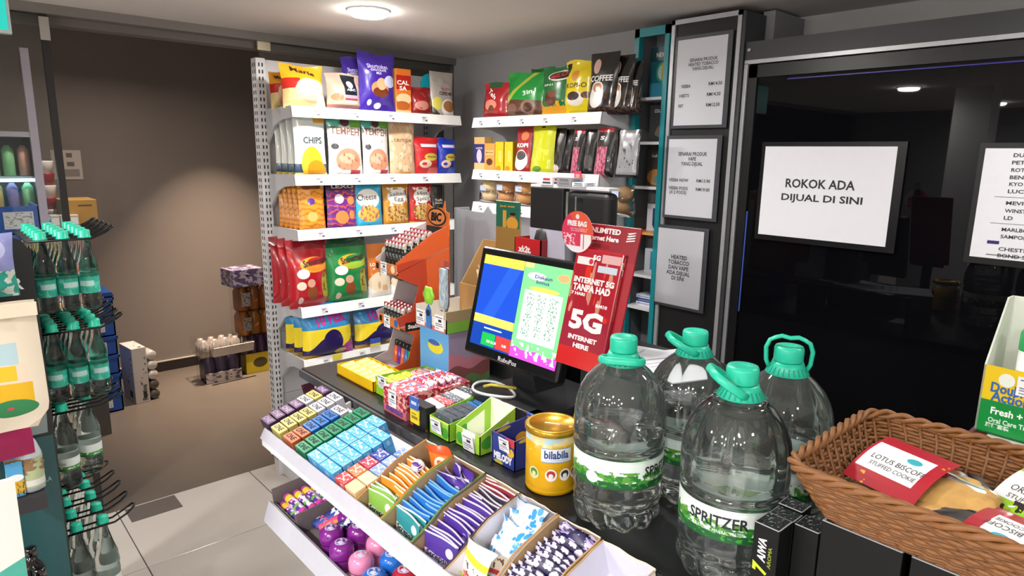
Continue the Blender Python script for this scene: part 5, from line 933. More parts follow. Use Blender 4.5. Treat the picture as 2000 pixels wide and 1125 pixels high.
for j in range(NR):
    s = (j+.5)/NR; loop = rrect(s, 260); n = len(loop); pts = []
    for i, (x, y) in enumerate(loop):
        l_ = math.hypot(x, y); k = .0028*cos(pi*i/2.5+pi*j)
        pts.append((x+x/l_*k, y+y/l_*k, .004+s*(HB-.008)))
    MB().tube(pts, .0036, 5, closed=True).build('weave_strand', WK if j % 2 else WK2, bk_, smooth=True)
for j in range(64):
    i0 = j/64; mb = []
    for s in (0, .35, .7, 1): lp = rrect(s, 260); x, y = lp[int(i0*len(lp))]; mb.append((x*.985, y*.985, .002+s*(HB-.004)))
    MB().tube(mb, .003, 5).build('stake', WK2, bk_, smooth=True)
for ph in (0, 2.1, 4.2):
    lp = rrect(1.02, 300); pts = []
    for i, (x, y) in enumerate(lp):
        a = i*.42+ph; l_ = math.hypot(x, y); pts.append((x+x/l_*.0055*cos(a), y+y/l_*.0055*cos(a), HB+.002+.0055*sin(a)))
    MB().tube(pts, .0046, 6, closed=True).build('rim_strand', WK, bk_, smooth=True)
bl = rrect(.0, 120); mb = MB(); n = len(bl); mb.v = [(x*.99, y*.99, 0) for x, y in bl] + [(x*.99, y*.99, .005) for x, y in bl]; mb.face(list(range(n))[::-1]); mb.face([n+i for i in range(n)])
for i in range(n): mb.face((i, (i+1) % n, n+(i+1) % n, n+i))
mb.build('base', M('#7a4a22', .4, vary=.2, scale=12), bk_)
# cookies
COOK = M('#c49a56', .75, vary=.28, scale=70, bump=1.0)
def cookie(lab, x, y, z, rz, tl_, card, lines, w=.15, l=.095, foot=None):
    t = thing('wrapped_cookie', lab, 'cookie', (x, y, z)); t.rotation_euler = (Matrix.Rotation(rz, 4, 'Z') @ Matrix.Rotation(tl_, 4, 'X')).to_euler()
    rnd = random.Random(lab); am = [rnd.uniform(.03, .09) for _ in range(4)]
    MB().lathe([(0, .004), (.036, .004), (.04, .012), (.034, .023), (.02, .028), (0, .03)], 28, mod=lambda a, z_: 1+am[0]*cos(3*a+1)+am[1]*cos(7*a)+am[2]*.5*cos(11*a+2)).build('cookie', COOK, t, loc=(.035, 0, 0), smooth=True)
    f = bag_surf(w, l, .046, 'pillow', 77)
    mb = MB(); nx, ny = 10, 10
    for side in (1, -1):
        n0 = len(mb.v)
        for j in range(ny+1):
            for i in range(nx+1): p = f(j/ny, i/nx, side); mb.v.append((p.x, p.z-l/2, max(.0005, -p.y+.011)))
        for j in range(ny):
            for i in range(nx): a = n0+j*(nx+1)+i; mb.face((a, a+1, a+nx+2, a+nx+1))
    mb.build('wrapper', CLEARP, t, smooth=True)
    cw, cl = .085, .086; g_ = lambda a: .04+.0-.16*max(0, abs(a+.02)-.02)**1.0
    mb = MB()
    for i in range(8):
        a0, a1 = -cw/2+cw*i/8, -cw/2+cw*(i+1)/8; zf = lambda b: .0405-3.2*(b*b)*1.6
        k0 = len(mb.v); mb.v += [(-.028+a0, -cl/2, .012), (-.028+a1, -cl/2, .012), (-.028+a1, cl/2, .012), (-.028+a0, cl/2, .012)]
        mb.v = mb.v[:k0]
    for i in range(8):
        b0, b1 = -cl/2+cl*i/8, -cl/2+cl*(i+1)/8; zc = lambda b: .041-6*b*b
        k0 = len(mb.v); mb.v += [(-.028-cw/2, b0, zc(b0)), (-.028+cw/2, b0, zc(b0)), (-.028+cw/2, b1, zc(b1)), (-.028-cw/2, b1, zc(b1))]
        mb.face((k0, k0+1, k0+2, k0+3), ((0, i/8), (1, i/8), (1, (i+1)/8), (0, (i+1)/8)))
    co = mb.build('card', card, t)
    fz = lambda a, b, v0: Vector((-.028+a, v0+b, .0416-6*(v0+b)**2))
    for s_, v0, h_, w_ in lines: letter(co, s_, lambda a, b: fz(a, b, v0), h_, M('#3a3430', .5), w_, .0)
    return t
rc = PM('cookie_card_red', '#a81c2c', [('r', .04, .22, .84, .78, '#e8ecf2'), ('e', .62, .64, .1, .06, '#3aa8b8'), ('n', 5, .58, .8, .6, 1, 1, '#e08a2a'), ('n', 5, .58, .0, .0, .3, .2, '#e0a02a')], rough=.35)
gc = PM('cookie_card_green', '#8cc024', [('r', .0, .25, 1, .78, '#e6e9f0'), ('e', .6, .62, .1, .07, '#2a9ab4'), ('n', 6, .5, .05, .02, .4, .28, '#2a201c'), ('e', .2, .66, .09, .07, '#d4d6de')], rough=.35)
bz = BZ0+.006
ck_ = [cookie('red carded wrapped cookie lying across the basket', 1.085, .262, bz+.02, R(-106), R(22), rc, [('LOTUS BISCOFF', -.003, .008, .062), ('STUFFED COOKIE', -.014, .006, .054)]),
    cookie('red carded wrapped cookie with white label near the basket front', 1.022, .17, bz+.004, R(76), R(-10), rc, [('LOTUS BISCOFF', -.003, .008, .062), ('STUFFED COOKIE', -.014, .006, .054)]),
    cookie('green carded wrapped cookie with matcha label', 1.12, .085, bz+.024, R(-110), R(24), gc, [('OREO MATCHA', -.004, .009, .066), ('STUFFED COOKIE', -.016, .006, .06)])]
for c_ in ck_: c_.scale = (1.35, 1.35, 1.0)
# toothbrush carton on white pack, behind the basket
q = at(1900, 838, 0, 1.34); q2 = at(1927, 705, 0, 1.36)
sp = MB().box(1.3, -.1, ZC, 1.5, q.y+.005, q.z-.004).build('stacked_carton', PM('stack_white', '#dcd8d8', [('r', 0, .93, 1, 1, '#6a1a26')])); tag(sp, 'tall white carton with dark red top edge under the green display', 'carton')
t = thing('toothbrush_carton', 'yellow and green oral care carton with a price card', 'carton', (1.34, q.y-.15, q.z-.003)); t.rotation_euler = (0, 0, -pi/2-R(3)); wh = .15; fh = q2.z-q.z
MB().box(-wh, 0, 0, wh, .003, fh).build('front_wall', PM('double_action', '#0e8a3e', [('r', 0, .5, 1, 1, '#e8c61a')], rough=.35), t)
MB().prism([(0, 0), (.1, 0), (.1, fh+.11), (.07, fh+.11), (.0, fh)], .003, lambda a, b, tt: (-wh+tt, a, b)).build('side_wall', M('#d6dcd2', .5), t); MB().box(-wh, .097, 0, wh, .1, fh+.11).build('back_wall', M('#e4e8e0', .5), t); MB().box(-wh, 0, 0, wh, .1, .003).build('bottom', M('#0e7a3a', .5), t)
for s_, x, z, h_, w_, c in (('Double', -wh+.042, .7, .018, .055, '#2a62b0'), ('Action', -wh+.044, .575, .018, .055, '#2a62b0'), ('Fresh + Clean', -wh+.062, .36, .013, .085, '#eef4ec'), ('Oral Care Travel Kit', -wh+.06, .22, .009, .085, '#cfe6d4'), ('旅行套装', -wh+.032, .14, .009, .035, '#cfe6d4')): letter(t, s_, plane_f((x, -.0008, fh*z), (1, 0, 0), (0, 0, 1)), h_, M(c, .5), w_, .03)
MB().box(-wh+.05, -.002, fh*.66, -wh+.1, -.0008, fh*.93).build('price_card', TAGC, t); MB().lathe([(0, 0), (.012, 0)], 14, caps=False).build('emblem', PM('panda_dot', '#e8ece4', [('e', .4, .5, .3, .3, '#2a2a2a')]), t, loc=(-wh+.035, -.0006, fh*.83), rot=(pi/2, 0, 0))
for k in range(3):
    b2 = thing('toothbrush_pack', 'white and yellow toothbrush tube with green cap in the carton, %s from the basket' % ORD[k], 'toothbrush pack', (1.37, q.y-.06-.055*k, q.z+.001), group='toothbrush tubes')
    MB().lathe([(.018, 0), (.02, .003), (.02, .15)], 18).build('tube', PM('brush_tube', '#e2eae6', [('r', 0, 0, 1, .6, '#e8c61a')], rough=.3), b2, smooth=True); MB().lathe([(.02, .15), (.021, .152), (.021, .18), (.016, .19), (0, .192)], 18).build('cap', M('#2fae62', .35), b2, smooth=True)

# ------------------------------------------------------------ tower with notices, teal cabinet, black cabinet
XT2 = 2.385
def ywz(px, py, X=XT2): q = at(px, py, 0, X); return q.y, q.z
SIL = M('#b9bbc0', .35, .5); DARKP = M('#18191b', .4)
yl = 1.7; yr = 1.388; zt = 2.243
t = thing('notice_tower', 'tall silver framed black tower with three paper notices', 'notice tower', (XT2, 0, 0))
MB().box(.006, yr, .05, .155, yl, zt).build('body', DARKP, t)
for nm, a in (('frame_strip', (-.004, yl-.016, .05, .012, yl, zt+.004)), ('frame_strip', (-.004, yr, .05, .012, yr+.016, zt+.004)), ('frame_strip', (-.004, yr, zt-.014, .012, yl, zt+.004))): MB().box(*a).build(nm, SIL, t)
MB().box(.0, yr-.015, .05, .155, yr-.002, zt).build('side_panel', M('#3a3b3f', .4), t); MB().box(.15, yr-.05, 2.14, .395, yr-.002, CEIL-.01).build('top_box', M('#8c8d92', .6), t)
def notice(corners, lines, lab):
    ys = [ywz(*c) for c in corners]; y0 = (ys[0][0]+ys[3][0])/2; y1 = (ys[1][0]+ys[2][0])/2; z1 = (ys[0][1]+ys[1][1])/2; z0 = (ys[2][1]+ys[3][1])/2; w, h = y0-y1, z1-z0
    n_ = thing('paper_notice', lab, 'notice', (XT2-.002, (y0+y1)/2, z0)); n_.rotation_euler = (0, 0, -pi/2)
    MB().box(-w/2-.012, -.004, -.012, w/2+.02, -.0008, h+.014).build('sleeve', M('#5a5b62', .25), n_); p_ = MB().box(-w/2, -.0052, 0, w/2, -.0042, h).build('sheet', PAPER, n_)
    for s_, u, v, tw, th in lines: letter(p_, s_, plane_f((-w/2+w*u, -.0058, h*v), (1, 0, 0), (0, 0, 1)), th*h, M('#33333a', .6), tw*w, .018)
    MB().box(-w/2-.012, -.0068, -.012, w/2+.02, -.0064, h+.014).build('clear_cover', FILM('sleeve_film', (.98, .98, .98, 1), 1.3, .0, .1), n_)
notice([(1331, 78), (1428, 68), (1408, 243), (1313, 246)], [('SENARAI PRODUK\nHEATED TOBACCO\nYANG DIJUAL:', .55, .7, .6, .15), ('VEEBA', .22, .46, .2, .038), ('RM14.50', .82, .47, .27, .04), ('HEETS', .2, .35, .2, .038), ('RM14.50', .8, .35, .27, .04), ('FIIT', .14, .23, .1, .038), ('RM12.50', .8, .23, .27, .04)], 'top paper notice on the tower listing heated tobacco')
notice([(1311, 273), (1405, 270), (1390, 424), (1298, 421)], [('SENARAI PRODUK\nVAPE\nYANG DIJUAL', .52, .74, .6, .19), ('VEEBA NOW', .26, .47, .42, .042), ('RM13.90', .78, .47, .28, .042), ('VEEBA PODS\n(X 2 PODS)', .26, .33, .42, .11), ('RM19.00', .78, .36, .28, .042)], 'middle paper notice on the tower listing vapes')
notice([(1291, 447), (1379, 450), (1365, 603), (1277, 589)], [('HEATED\nTOBACCO\nDAN VAPE\nADA DIJUAL\nDI SINI', .5, .5, .52, .33)], 'lowest paper notice on the tower reading heated tobacco')
TL = M('#10828c', .35); y0c, y1c = 1.705, 1.882
t = thing('teal_cabinet', 'narrow teal framed display cabinet beside the tower', 'cabinet', (XT2-.01, 0, 0))
for a in ((0, y1c-.024, .3, .03, y1c, 2.235), (0, y0c, .3, .03, y0c+.022, 2.235), (0, y0c, 2.2, .03, y1c, 2.235)): MB().box(*a).build('frame_bar', TL, t)
MB().box(.14, y0c, .3, .155, y1c, 2.235).build('back_panel', M('#8a8c90', .5), t); MB().box(.03, y1c-.012, .3, .15, y1c, 2.235).build('side_panel', M('#6a6c70', .4), t); MB().box(.03, y0c, .3, .15, y0c+.01, 2.235).build('side_panel', M('#6a6c70', .4), t)
zsh = [at(1285, p, 0, XT2+.02).z for p in (190, 277, 365, 455, 540, 605)]
for k, z in enumerate(zsh): MB().box(.006, y0c+.02, z-.012, .14, y1c-.02, z).build('shelf', M('#d4d4d8', .4) if k != 3 else PM('orange_edge', '#d98a3e', [('r', .6, 0, 1, 1, '#e0a05a')]), t)
letter(t, '99', plane_f((.0054, 1.82, zsh[3]-.006), (0, -1, 0), (0, 0, 1)), .01, WHITE, .03, .04)
its = [('display_card', '#1f6a7a', [('r', 0, 0, 1, .3, '#3f9ab8'), ('e', .55, .5, .28, .2, '#3fae8a'), ('e', .55, .5, .2, .15, '#d8e0e4'), ('r', .5, .35, .62, .68, '#d8b83a'), ('r', 0, .72, 1, 1, '#173f48')], .12, .23, 'teal promotional card on the top cabinet shelf', 'NEXT 2'), ('display_card', '#3a3a3e', [('e', .6, .28, .22, .16, '#8a5a3a'), ('e', .6, .24, .28, .1, '#6a6a6e')], .1, .17, 'dark grey card with ring print on the second cabinet shelf', 'Alat yang\ntambahan'), ('display_card', '#4a4238', [('e', .5, .25, .45, .22, '#c98a4a'), ('e', .6, .18, .2, .12, '#5a9a9a'), ('e', .7, .1, .15, .1, '#b84a6a')], .1, .17, 'brown card with food print on the third cabinet shelf', 'kisah rasa'), ('device_box', '#d4d8e0', [('r', .45, .2, .75, .85, '#1f3a6a'), ('r', .52, .12, .68, .5, '#16264a')], .07, .13, 'white box with navy device print above the orange edge', ''), ('device_box', '#ccd2da', [('r', .45, .15, .8, .9, '#4a8aae')], .07, .12, 'white box with pale blue device print on the cabinet shelf', '')]
for k, (nm, c, sh_, w, h, lab, tx) in enumerate(its):
    o = cart(nm, lab, XT2+.06, 1.785, zsh[k], w, .02 if k < 3 else .035, h*.93, PM('cabinet_item%d' % k, c, sh_, rough=.35), -pi/2, [(tx, .55, .84, .6, .09, '#d8dce0')] if tx else (), 'card' if k < 3 else 'box')
for k in range(3):
    o = MB().box(0, -.05, 0, .08, .05, .016).build('booklet', PM('low_book%d' % k, ['#dfe2ea', '#27408a', '#cdd2dc'][k], [('r', .1, .3, .8, .6, '#8a94ae')])); tag(o, '%s booklet in the stack on the lowest cabinet shelf' % ['bottom white', 'middle blue', 'top pale'][k], 'booklet'); o.location = (XT2+.04, 1.79, zsh[5]+.0165*k)
# black cabinet
XD = 2.4
t = thing('tobacco_cabinet', 'wide black cabinet with dark glass door and silver trim', 'cabinet', (XD, 0, 0))
MB().box(.02, -1.6, 0, .37, 1.352, 2.13).build('carcass', M('#0d0e10', .4), t)
GL = bpy.data.materials.new('black_glass'); GL.use_nodes = True; g_ = GL.node_tree.nodes['Principled BSDF']; g_.inputs['Base Color'].default_value = (.003, .003, .004, 1); g_.inputs['Roughness'].default_value = .015; g_.inputs['Specular IOR Level'].default_value = .22
MB().box(.008, -1.6, .1, .02, 1.34, 2.035).build('glass_door', GL, t)
MB().box(-.004, -1.6, 2.065, .03, 1.37, 2.13).build('header', M('#3b3c40', .45), t); MB().box(-.006, -1.6, 2.05, .012, 1.37, 2.064).build('trim_strip', SIL, t); MB().box(-.006, 1.355, .02, .012, 1.37, 2.052).build('trim_strip', SIL, t)
MB().box(.0, 1.318, .05, .015, 1.352, 2.045).build('door_frame', M('#121315', .35), t); MB().box(.0, -1.6, 2.0, .015, 1.352, 2.045).build('door_frame', M('#121315', .35), t)
MB().box(.004, 1.312, 1.1, .0075, 1.316, 1.5).build('led_strip', M('#3a52a0', .4, emit=.25), t); MB().box(.003, .2, 1.985, .0075, 1.2, 1.989).build('led_strip', M('#2a2080', .4, emit=.12), t)
MB().lathe([(.006, 0), (.006, .006)], 12).build('screw', SIL, t, loc=(-.006, 1.353, 2.1), rot=(0, -pi/2, 0))
def door_paper(y0, y1, z0, z1, lines, lab, tilt=0):
    w, h = y0-y1, z1-z0; n_ = thing('paper_notice', lab, 'notice', (XD-.002, (y0+y1)/2, z0)); n_.rotation_euler = (0, 0, -pi/2)
    MB().box(-w/2-.015, .0, -.02, w/2+.028, .006, h+.016).build('holder', M('#17181a', .25), n_); p_ = MB().box(-w/2, -.0012, 0, w/2, -.0002, h).build('sheet', PAPER, n_)
    for s_, u, v, tw, th, c in lines: letter(p_, s_, plane_f((-w/2+w*u, -.0018, h*v), (1, 0, 0), (0, 0, 1)), th*h, M(c, .6), None if tw is None else tw*w, .022)
    return p_, w, h
door_paper(1.257, .803, 1.418, 1.747, [('ROKOK ADA', .47, .6, .54, .1, '#26272c'), ('DIJUAL DI SINI', .49, .435, .63, .1, '#26272c')], 'white paper notice on the dark glass reading ROKOK ADA DIJUAL DI SINI')
lst = [('DUNHILL', .93), ('PETER STUYVESANT', .865), ('ROTHMANS', .8), ('BENSON & HEDGES', .735), ('KYO', .675), ('LUCKIES', .61), ('MEVIUS', .505), ('WINSTON', .435), ('LD', .37), ('MARLBORO', .265), ('SAMPOERNA', .2), ('CHESTERFIELD', .085), ('BOND STREET', .025)]
wL = .45
p_, w, h = door_paper(.562, .562-wL, 1.417, 1.742, [(s_, .16+.012*len(s_)+.0, v+.01, .0245*len(s_), .034, '#3c3c42') for s_, v in lst], 'white paper list of brands on the dark glass at the frame edge')
for v in (.565, .325): MB().box(-w/2+.04, -.0016, h*v, w/2-.02, -.0012, h*v+.0012).build('rule', INK, p_)
MB().box(-w/2+.04, -.0018, h*.135, -w/2+.07, -.0013, h*.165).build('ink_block', M('#2a2470', .6), p_); MB().box(-w/2+.042, -.0022, h*.032, -w/2+.13, -.0019, h*.038).build('strike_line', INK, p_)

# ------------------------------------------------------------ bottle rack on the left
YR = 2.2
t = thing('bottle_rack', 'black wire bottle rack with dark printed panel', 'bottle rack', (0, YR, 0)); RK = t
WR = M('#141517', .3, .3); PX = .205
pn = MB().prism([(-.5, .0), (PX, 0), (PX, 1.43), (PX-.02, 1.465), (PX-.06, 1.48), (-.5, 1.49)], .014, lambda a, b, tt: (a, -.075+tt, b)).build('front_panel', PM('panel', '#121617', [], rough=.35), t)
MB().box(-.5, -.0765, .02, PX-.004, -.075, .92).build('panel_print', M('#1d4a4e', .4), pn)
letter(pn, 'SPRITZER', plane_f((PX-.12, -.0765, 1.35), (1, 0, 0), (0, 0, 1)), .032, M('#d8dcdc', .5), .19, .015)
letter(pn, 'DIPERBUAT\nDARIPADA\nPLASTIK\nKITAR SEMULA', plane_f((PX-.065, -.0775, .82), (1, 0, 0), (0, .0, 1)), .065, M('#9ab4b4', .5), .09, .0)
bp = MB().prism([(-.03, 0), (.03, 0), (.034, .09), (.02, .13), (.022, .2), (-.022, .2), (-.02, .13), (-.034, .09)], .001, lambda a, b, tt: (PX-.045+a, -.0775+tt, .93+b)).build('printed_bottle', M('#7d8a8a', .5), pn); letter(bp, 'ER', plane_f((PX-.045, -.079, 1.06), (1, 0, 0), (0, 0, 1)), .02, M('#26302e', .5), .035, .01)
MB().box(PX-.014, -.061, 0, PX, .52, 1.42).build('side_board', M('#15181a', .4), t)
MB().box(-.3, -.06, .0, PX, .44, .06).build('foot', M('#101214', .4), t)
LV = [(1.45, 3, 5, .056, 'top'), (1.19, 3, 6, .05, 'second'), (.955, 2, 5, .058, 'third'), (.575, 2, 6, .062, 'bottom')]
for li_, (z, nc, nr, st, nm) in enumerate(LV):
    for r_ in range(nr):
        y = (.066 if li_ < 3 else .095)*r_; xe = PX+.012+.052*nc*(1 if nc == 3 else 1.3)
        for dy in (-.0165, .0165): pass
        pts = [(PX-.004, y-.017, z), (xe-.02, y-.017, z), (xe+.015, y-.017, z+.016), (xe+.036, y-.012, z+.03), (xe+.04, y, z+.033), (xe+.036, y+.012, z+.03), (xe+.015, y+.017, z+.016), (xe-.02, y+.017, z), (PX-.004, y+.017, z)]
        MB().tube(pts, .0032, 6).build('wire_hook', WR, t, smooth=True)
BOT = GLASS('bottled_water', (.93, .985, .965, 1), 1.33, .02)
def sbottle(h, r, lab_col, kind):
    k = h/.2; p = [(.010, -.012), (.0115, -.02*k), (r*.62, -.05*k), (r*.92, -.075*k), (r, -.095*k), (r*.94, -.105*k), (r, -.112*k), (r*.96, -.12*k), (r*.96, -.155*k), (r, -.16*k), (r*.95, -.17*k), (r, -.18*k), (r*.97, -.195*k), (r*.8, -.2*k), (0, -.196*k)]
    root = thing('hanging_bottle', 'x', 'water bottle', (0, 0, 0), group='hanging water bottles')
    MB().lathe([(0, -.012)] + p, 22, caps=False, mod=lambda a, z: 1+.02*cos(6*a)*(z < -.15*k)).build('bottle', BOT, root, smooth=True)
    MB().lathe([(r*.985, -.153*k), (r*.985, -.122*k)] if kind == 'white' else [(r*.985, -.157*k), (r*.985, -.112*k)], 22, caps=False).build('label', lab_col, root, smooth=True)
    MB().lathe([(.0115, -.013), (.0165, -.012), (.0165, -.008), (.0145, -.006), (.0148, .008), (.0128, .011), (0, .011)], 18, mod=lambda a, z: 1+.02*cos(18*a)).build('cap', TEAL, root, smooth=True)
    return root
tl_ = PM('teal_label', '#2fae96', [('n', (12, 3), .55, 0, 0, 1, 1, '#5fc8b4'), ('r', .1, .45, .35, .75, '#b8dcd8'), ('r', .6, .45, .85, .75, '#b8dcd8'), ('n', (30, 12), .66, 0, 0, 1, 1, '#1a7a6a')], rough=.35)
wl_ = PM('white_label', '#d4dedb', [('n', (16, 3), .42, 0, 0, 1, .38, '#3f8a34'), ('r', 0, 0, 1, .14, '#2a6a34')], rough=.35)
pr_ = {'t': sbottle(.215, .0262, tl_, 'teal'), 'w': sbottle(.245, .0315, wl_, 'white'), 'l': sbottle(.3, .034, wl_, 'white')}; used = set()
for li, (z, nc, nr, st, nm) in enumerate(LV):
    kd = 'ttwl'[li]
    for r_ in range(nr):
        for c in range(nc):
            if li == 2 and r_ == 0 and c == 1: continue
            x = PX+.03+.052*c*(1 if nc == 3 else 1.32)
            lab = '%s-labelled bottle on the %s hook level, %s hook back, %s from the panel' % ('teal' if kd == 't' else 'white', nm, ORD[r_], ORD[c])
            if kd not in used: used.add(kd); o = pr_[kd]; o['label'] = lab
            else: o = dup(pr_[kd], label=lab)
            o.location = (x, YR+(.066 if li < 3 else .095)*r_, z+.0135); o.rotation_euler = (0, 0, random.uniform(-.6, .6))
for kd, z in (('l', .575),):
    for c in range(2): letter(pr_['l'], 'SPRITZER', cyl_f(.0345, -pi/2-.35, -.2), .007, INK, .04, .0); break
letter(pr_['w'], 'SPRITZER', cyl_f(.032, -pi/2-.35, -.165), .007, INK, .038, .0)
# things hung on and standing at the rack
def rel(px, py, Y): q = at(px, py, 1, Y); return q.x, q.z
t = thing('tote_bag', 'cream canvas tote bag with coloured house print hanging at the rack', 'tote bag', (0, 1.83, 0)); x1, zt = rel(67, 585, 1.83); x2, zm = rel(97, 790, 1.83); x3, zb = rel(75, 832, 1.83); x0 = -.16
CAN = M('#d8ccb8', .85, vary=.05, scale=120, bump=.3); mb = MB(); nx, ny = 14, 16
for side in (1, -1):
    n0 = len(mb.v)
    for j in range(ny+1):
        v = j/ny; z = zb+(zt-zb)*v; xr = x3+(x2-x3)*sst(0, .16, v) if v < .16 else x2+(x1-x2)*((v-.16)/.84)**.9
        for i in range(nx+1):
            u = i/nx; x = x0+(xr-x0)*u; c = (1-(2*u-1)**2)**.5 if 0 < u < 1 else 0; mb.v.append((x, -side*.028*c*sst(0, .2, v)*(1-.6*v)+.006*sin(9*u+5*v), z-.018*(1-u)*(v < .08)+.02*(1-u)*(1-v)))
    for j in range(ny):
        for i in range(nx): a = n0+j*(nx+1)+i; mb.face((a, a+1, a+nx+2, a+nx+1), ((i/nx, j/ny), ((i+1)/nx, j/ny), ((i+1)/nx, (j+1)/ny), (i/nx, (j+1)/ny)))
tp_ = PM('tote_print', '#d8ccb8', [('r', .25, .22, .86, .7, '#a9c4cc'), ('e', .6, .6, .1, .04, '#d8b8c0'), ('r', .25, .22, .9, .53, '#d9c8b4'), ('r', .72, .4, .84, .52, '#d8b62c'), ('r', .72, .2, .92, .38, '#d4a81c'), ('r', .4, .3, .7, .42, '#c8b04a'), ('e', .8, .18, .14, .07, '#2f7a4a'), ('e', .78, .18, .02, .012, '#c23a4a'), ('e', .62, .22, .05, .04, '#8a8a8e'), ('e', .55, .18, .04, .04, '#3a3a8a'), ('r', .58, .44, .63, .5, '#4a443e')], rough=.85)
mb.build('bag_body', tp_, t, smooth=True); MB().box(x0, -.03, zt-.03, x1, -.026, zt+.0).build('hem', CAN, t); MB().tube([(x1-.09, 0, zt), (x1-.1, .03, zt+.08), (x1-.12, .11, 1.5), (x1-.16, .03, zt+.08), (x1-.17, 0, zt)], .008, 6).build('strap', CAN, t, smooth=True)
x1, zt = rel(72, 845, 1.9); x2, zb = rel(30, 935, 1.9)
o = bag('cloth_pouch', 'magenta cloth pouch hanging below the tote bag', 'pouch', .3, .35, .08, M('#a81456', .55, vary=.1, scale=30), (), 'slack', 901, loc=(x1-.15, 1.97, zb+.02), lean=-.04, rz=.15)
o = MB().prism([(0, 0), (.03, 0), (.02, .03), (0, .2)], .003, lambda a, b, tt: (a, tt, b)).build('pennant', PM('pennant', '#c01a5a', [('r', .0, .0, 1, .4, '#e08a3a')])); q = at(68, 740, 1, 2.03); tag(o, 'magenta and orange pennant sticking out beside the tote', 'pennant'); o.location = (q.x-.008, 2.1, q.z-.12)
x1, zt = rel(28, 480, 1.95); x2, zb = rel(30, 580, 1.95)
o = bag('wrapped_toy', 'lilac and teal blister pack hanging above the tote bag', 'blister pack', .16, zt-zb+.03, .05, PM('blister', '#8a8fc4', [('r', 0, 0, 1, .42, '#2f9a8a'), ('n', 6, .55, .3, 0, 1, .42, '#c4cfc8'), ('e', .6, .75, .3, .2, '#b4b8e0')], rough=.2), (), 'slack', 902, loc=(x1-.08, 1.97, zb))
t = thing('carton_ledge', 'dark ledge box of drink cartons under the pouch', 'ledge', (0, 2.0, 0)); xa, za = rel(22, 958, 2.0); xb_, zb = rel(88, 955, 2.0)
MB().box(xa, -.03, zb-.04, xb_, .1, zb-.0).build('ledge', M('#2c2b2e', .5), t)
for k, (px, c, lab) in enumerate(((32, '#4a9ac8', 'small blue and yellow drink carton on the dark ledge'), (62, '#b4c4c8', 'squat bottle with animal label on the dark ledge'))):
    q = at(px, 950, 1, 2.0); w = .035 if k == 0 else .055
    if k == 0: cart('drink_carton', lab, q.x, 1.99, zb+.001, w, .035, .095, PM('dcart', c, [('r', 0, .1, 1, .45, '#c8a02c'), ('e', .5, .55, .5, .1, '#e8e4e4'), ('n', 6, .55, 0, 0, 1, .4, '#6a4a1a')]), cat='drink carton')
    else:
        o = thing('drink_bottle', lab, 'bottle', (q.x+.003, 2.02, zb+.001)); MB().lathe([(.024, 0), (.029, .004), (.029, .1), (.02, .13), (.012, .145)], 20).build('bottle', M('#b9c4c8', .2, coat=.4), o, smooth=True); MB().lathe([(.0295, .015), (.0295, .095)], 20, caps=False).build('label', PM('dlab', '#a8b48a', [('n', 5, .5, 0, .45, 1, 1, '#8a6a4a'), ('r', 0, .05, 1, .25, '#d4d4cc'), ('r', .2, .0, .5, .12, '#3a3a3a')]), o, smooth=True); MB().lathe([(.013, .143), (.013, .16), (0, .161)], 14).build('cap', M('#d8dcdc', .4), o)
DK = M('#0e0c0e', .12, coat=.6)
for k, (px, py) in enumerate(((66, 1125), (84, 1165), (48, 1195), (70, 1235))):
    q = at(px, py, 1, 1.98-.05*k); o = thing('dark_bottle', 'dark glass bottle below the ledge, %s' % ['rearmost', 'second from the back', 'third from the back', 'foremost'][k], 'bottle', (q.x, 1.98-.05*k, q.z-.02), group='dark bottles')
    MB().lathe([(.024, -.09), (.028, -.08), (.028, .04), (.022, .055), (.014, .065), (.013, .085)], 18).build('bottle', DK, o, smooth=True); MB().lathe([(.015, .083), (.015, .1), (.012, .103), (0, .103)], 16).build('cap', DK, o, smooth=True); MB().lathe([(.0285, -.05), (.0285, .02)], 18, caps=False).build('label', PM('dklab', '#141214', [('n', (14, 5), .58, 0, 0, 1, 1, '#8a8a8c')], rough=.3), o, smooth=True)
o = MB().box(-.04, -.06, .1, .17, 2.03-1.98, q.z-.115).build('bottle_shelf', M('#121214', .5)); o.location = (0, 1.93, 0); tag(o, 'dark plinth holding the dark bottles', 'plinth')
x1, _ = rel(50, 1125, 1.6); xq, zt = rel(28, 935, 1.6)
o = MB().prism([(-.25, 0), (x1, 0), (xq, zt), (-.25, zt)], .012, lambda a, b, tt: (a, tt, b)).build('sign_board', PM('sign_board', '#d4d0cc', [('r', 0, 0, 1, 1, '#d4d0cc')])); 
o.data.uv_layers[0]; tag(o, 'pale board with teal lower half at the frame corner', 'sign board'); o.location = (0, 1.6, 0)
o2 = MB().prism([(-.25, 0), (x1-.004, 0), ((x1+xq)/2+.001, zt*.83), (-.05, zt*.78), (-.25, zt*.8)], .001, lambda a, b, tt: (a, -.001+tt, b)).build('teal_print', M('#3f9a8a', .5), o)
t = thing('exit_sign', 'glowing teal sign hanging from the ceiling at the frame corner', 'sign', (0, 2.6, 0)); xe, ze = rel(24, 66, 2.6)
MB().box(-.1, 0, ze, xe, .03, CEIL-.03).build('housing', M('#b9c4c4', .4), t); MB().box(-.1, -.002, ze+.01, xe-.008, 0, CEIL-.035).build('face', PM('exit_face', '#18a89c', [('r', .62, .3, .9, .75, '#d8f0ec')], emit=.9), t); MB().tube([(.05, .015, CEIL-.03), (.05, .015, CEIL)], .006, 6).build('rod', SIL, t)

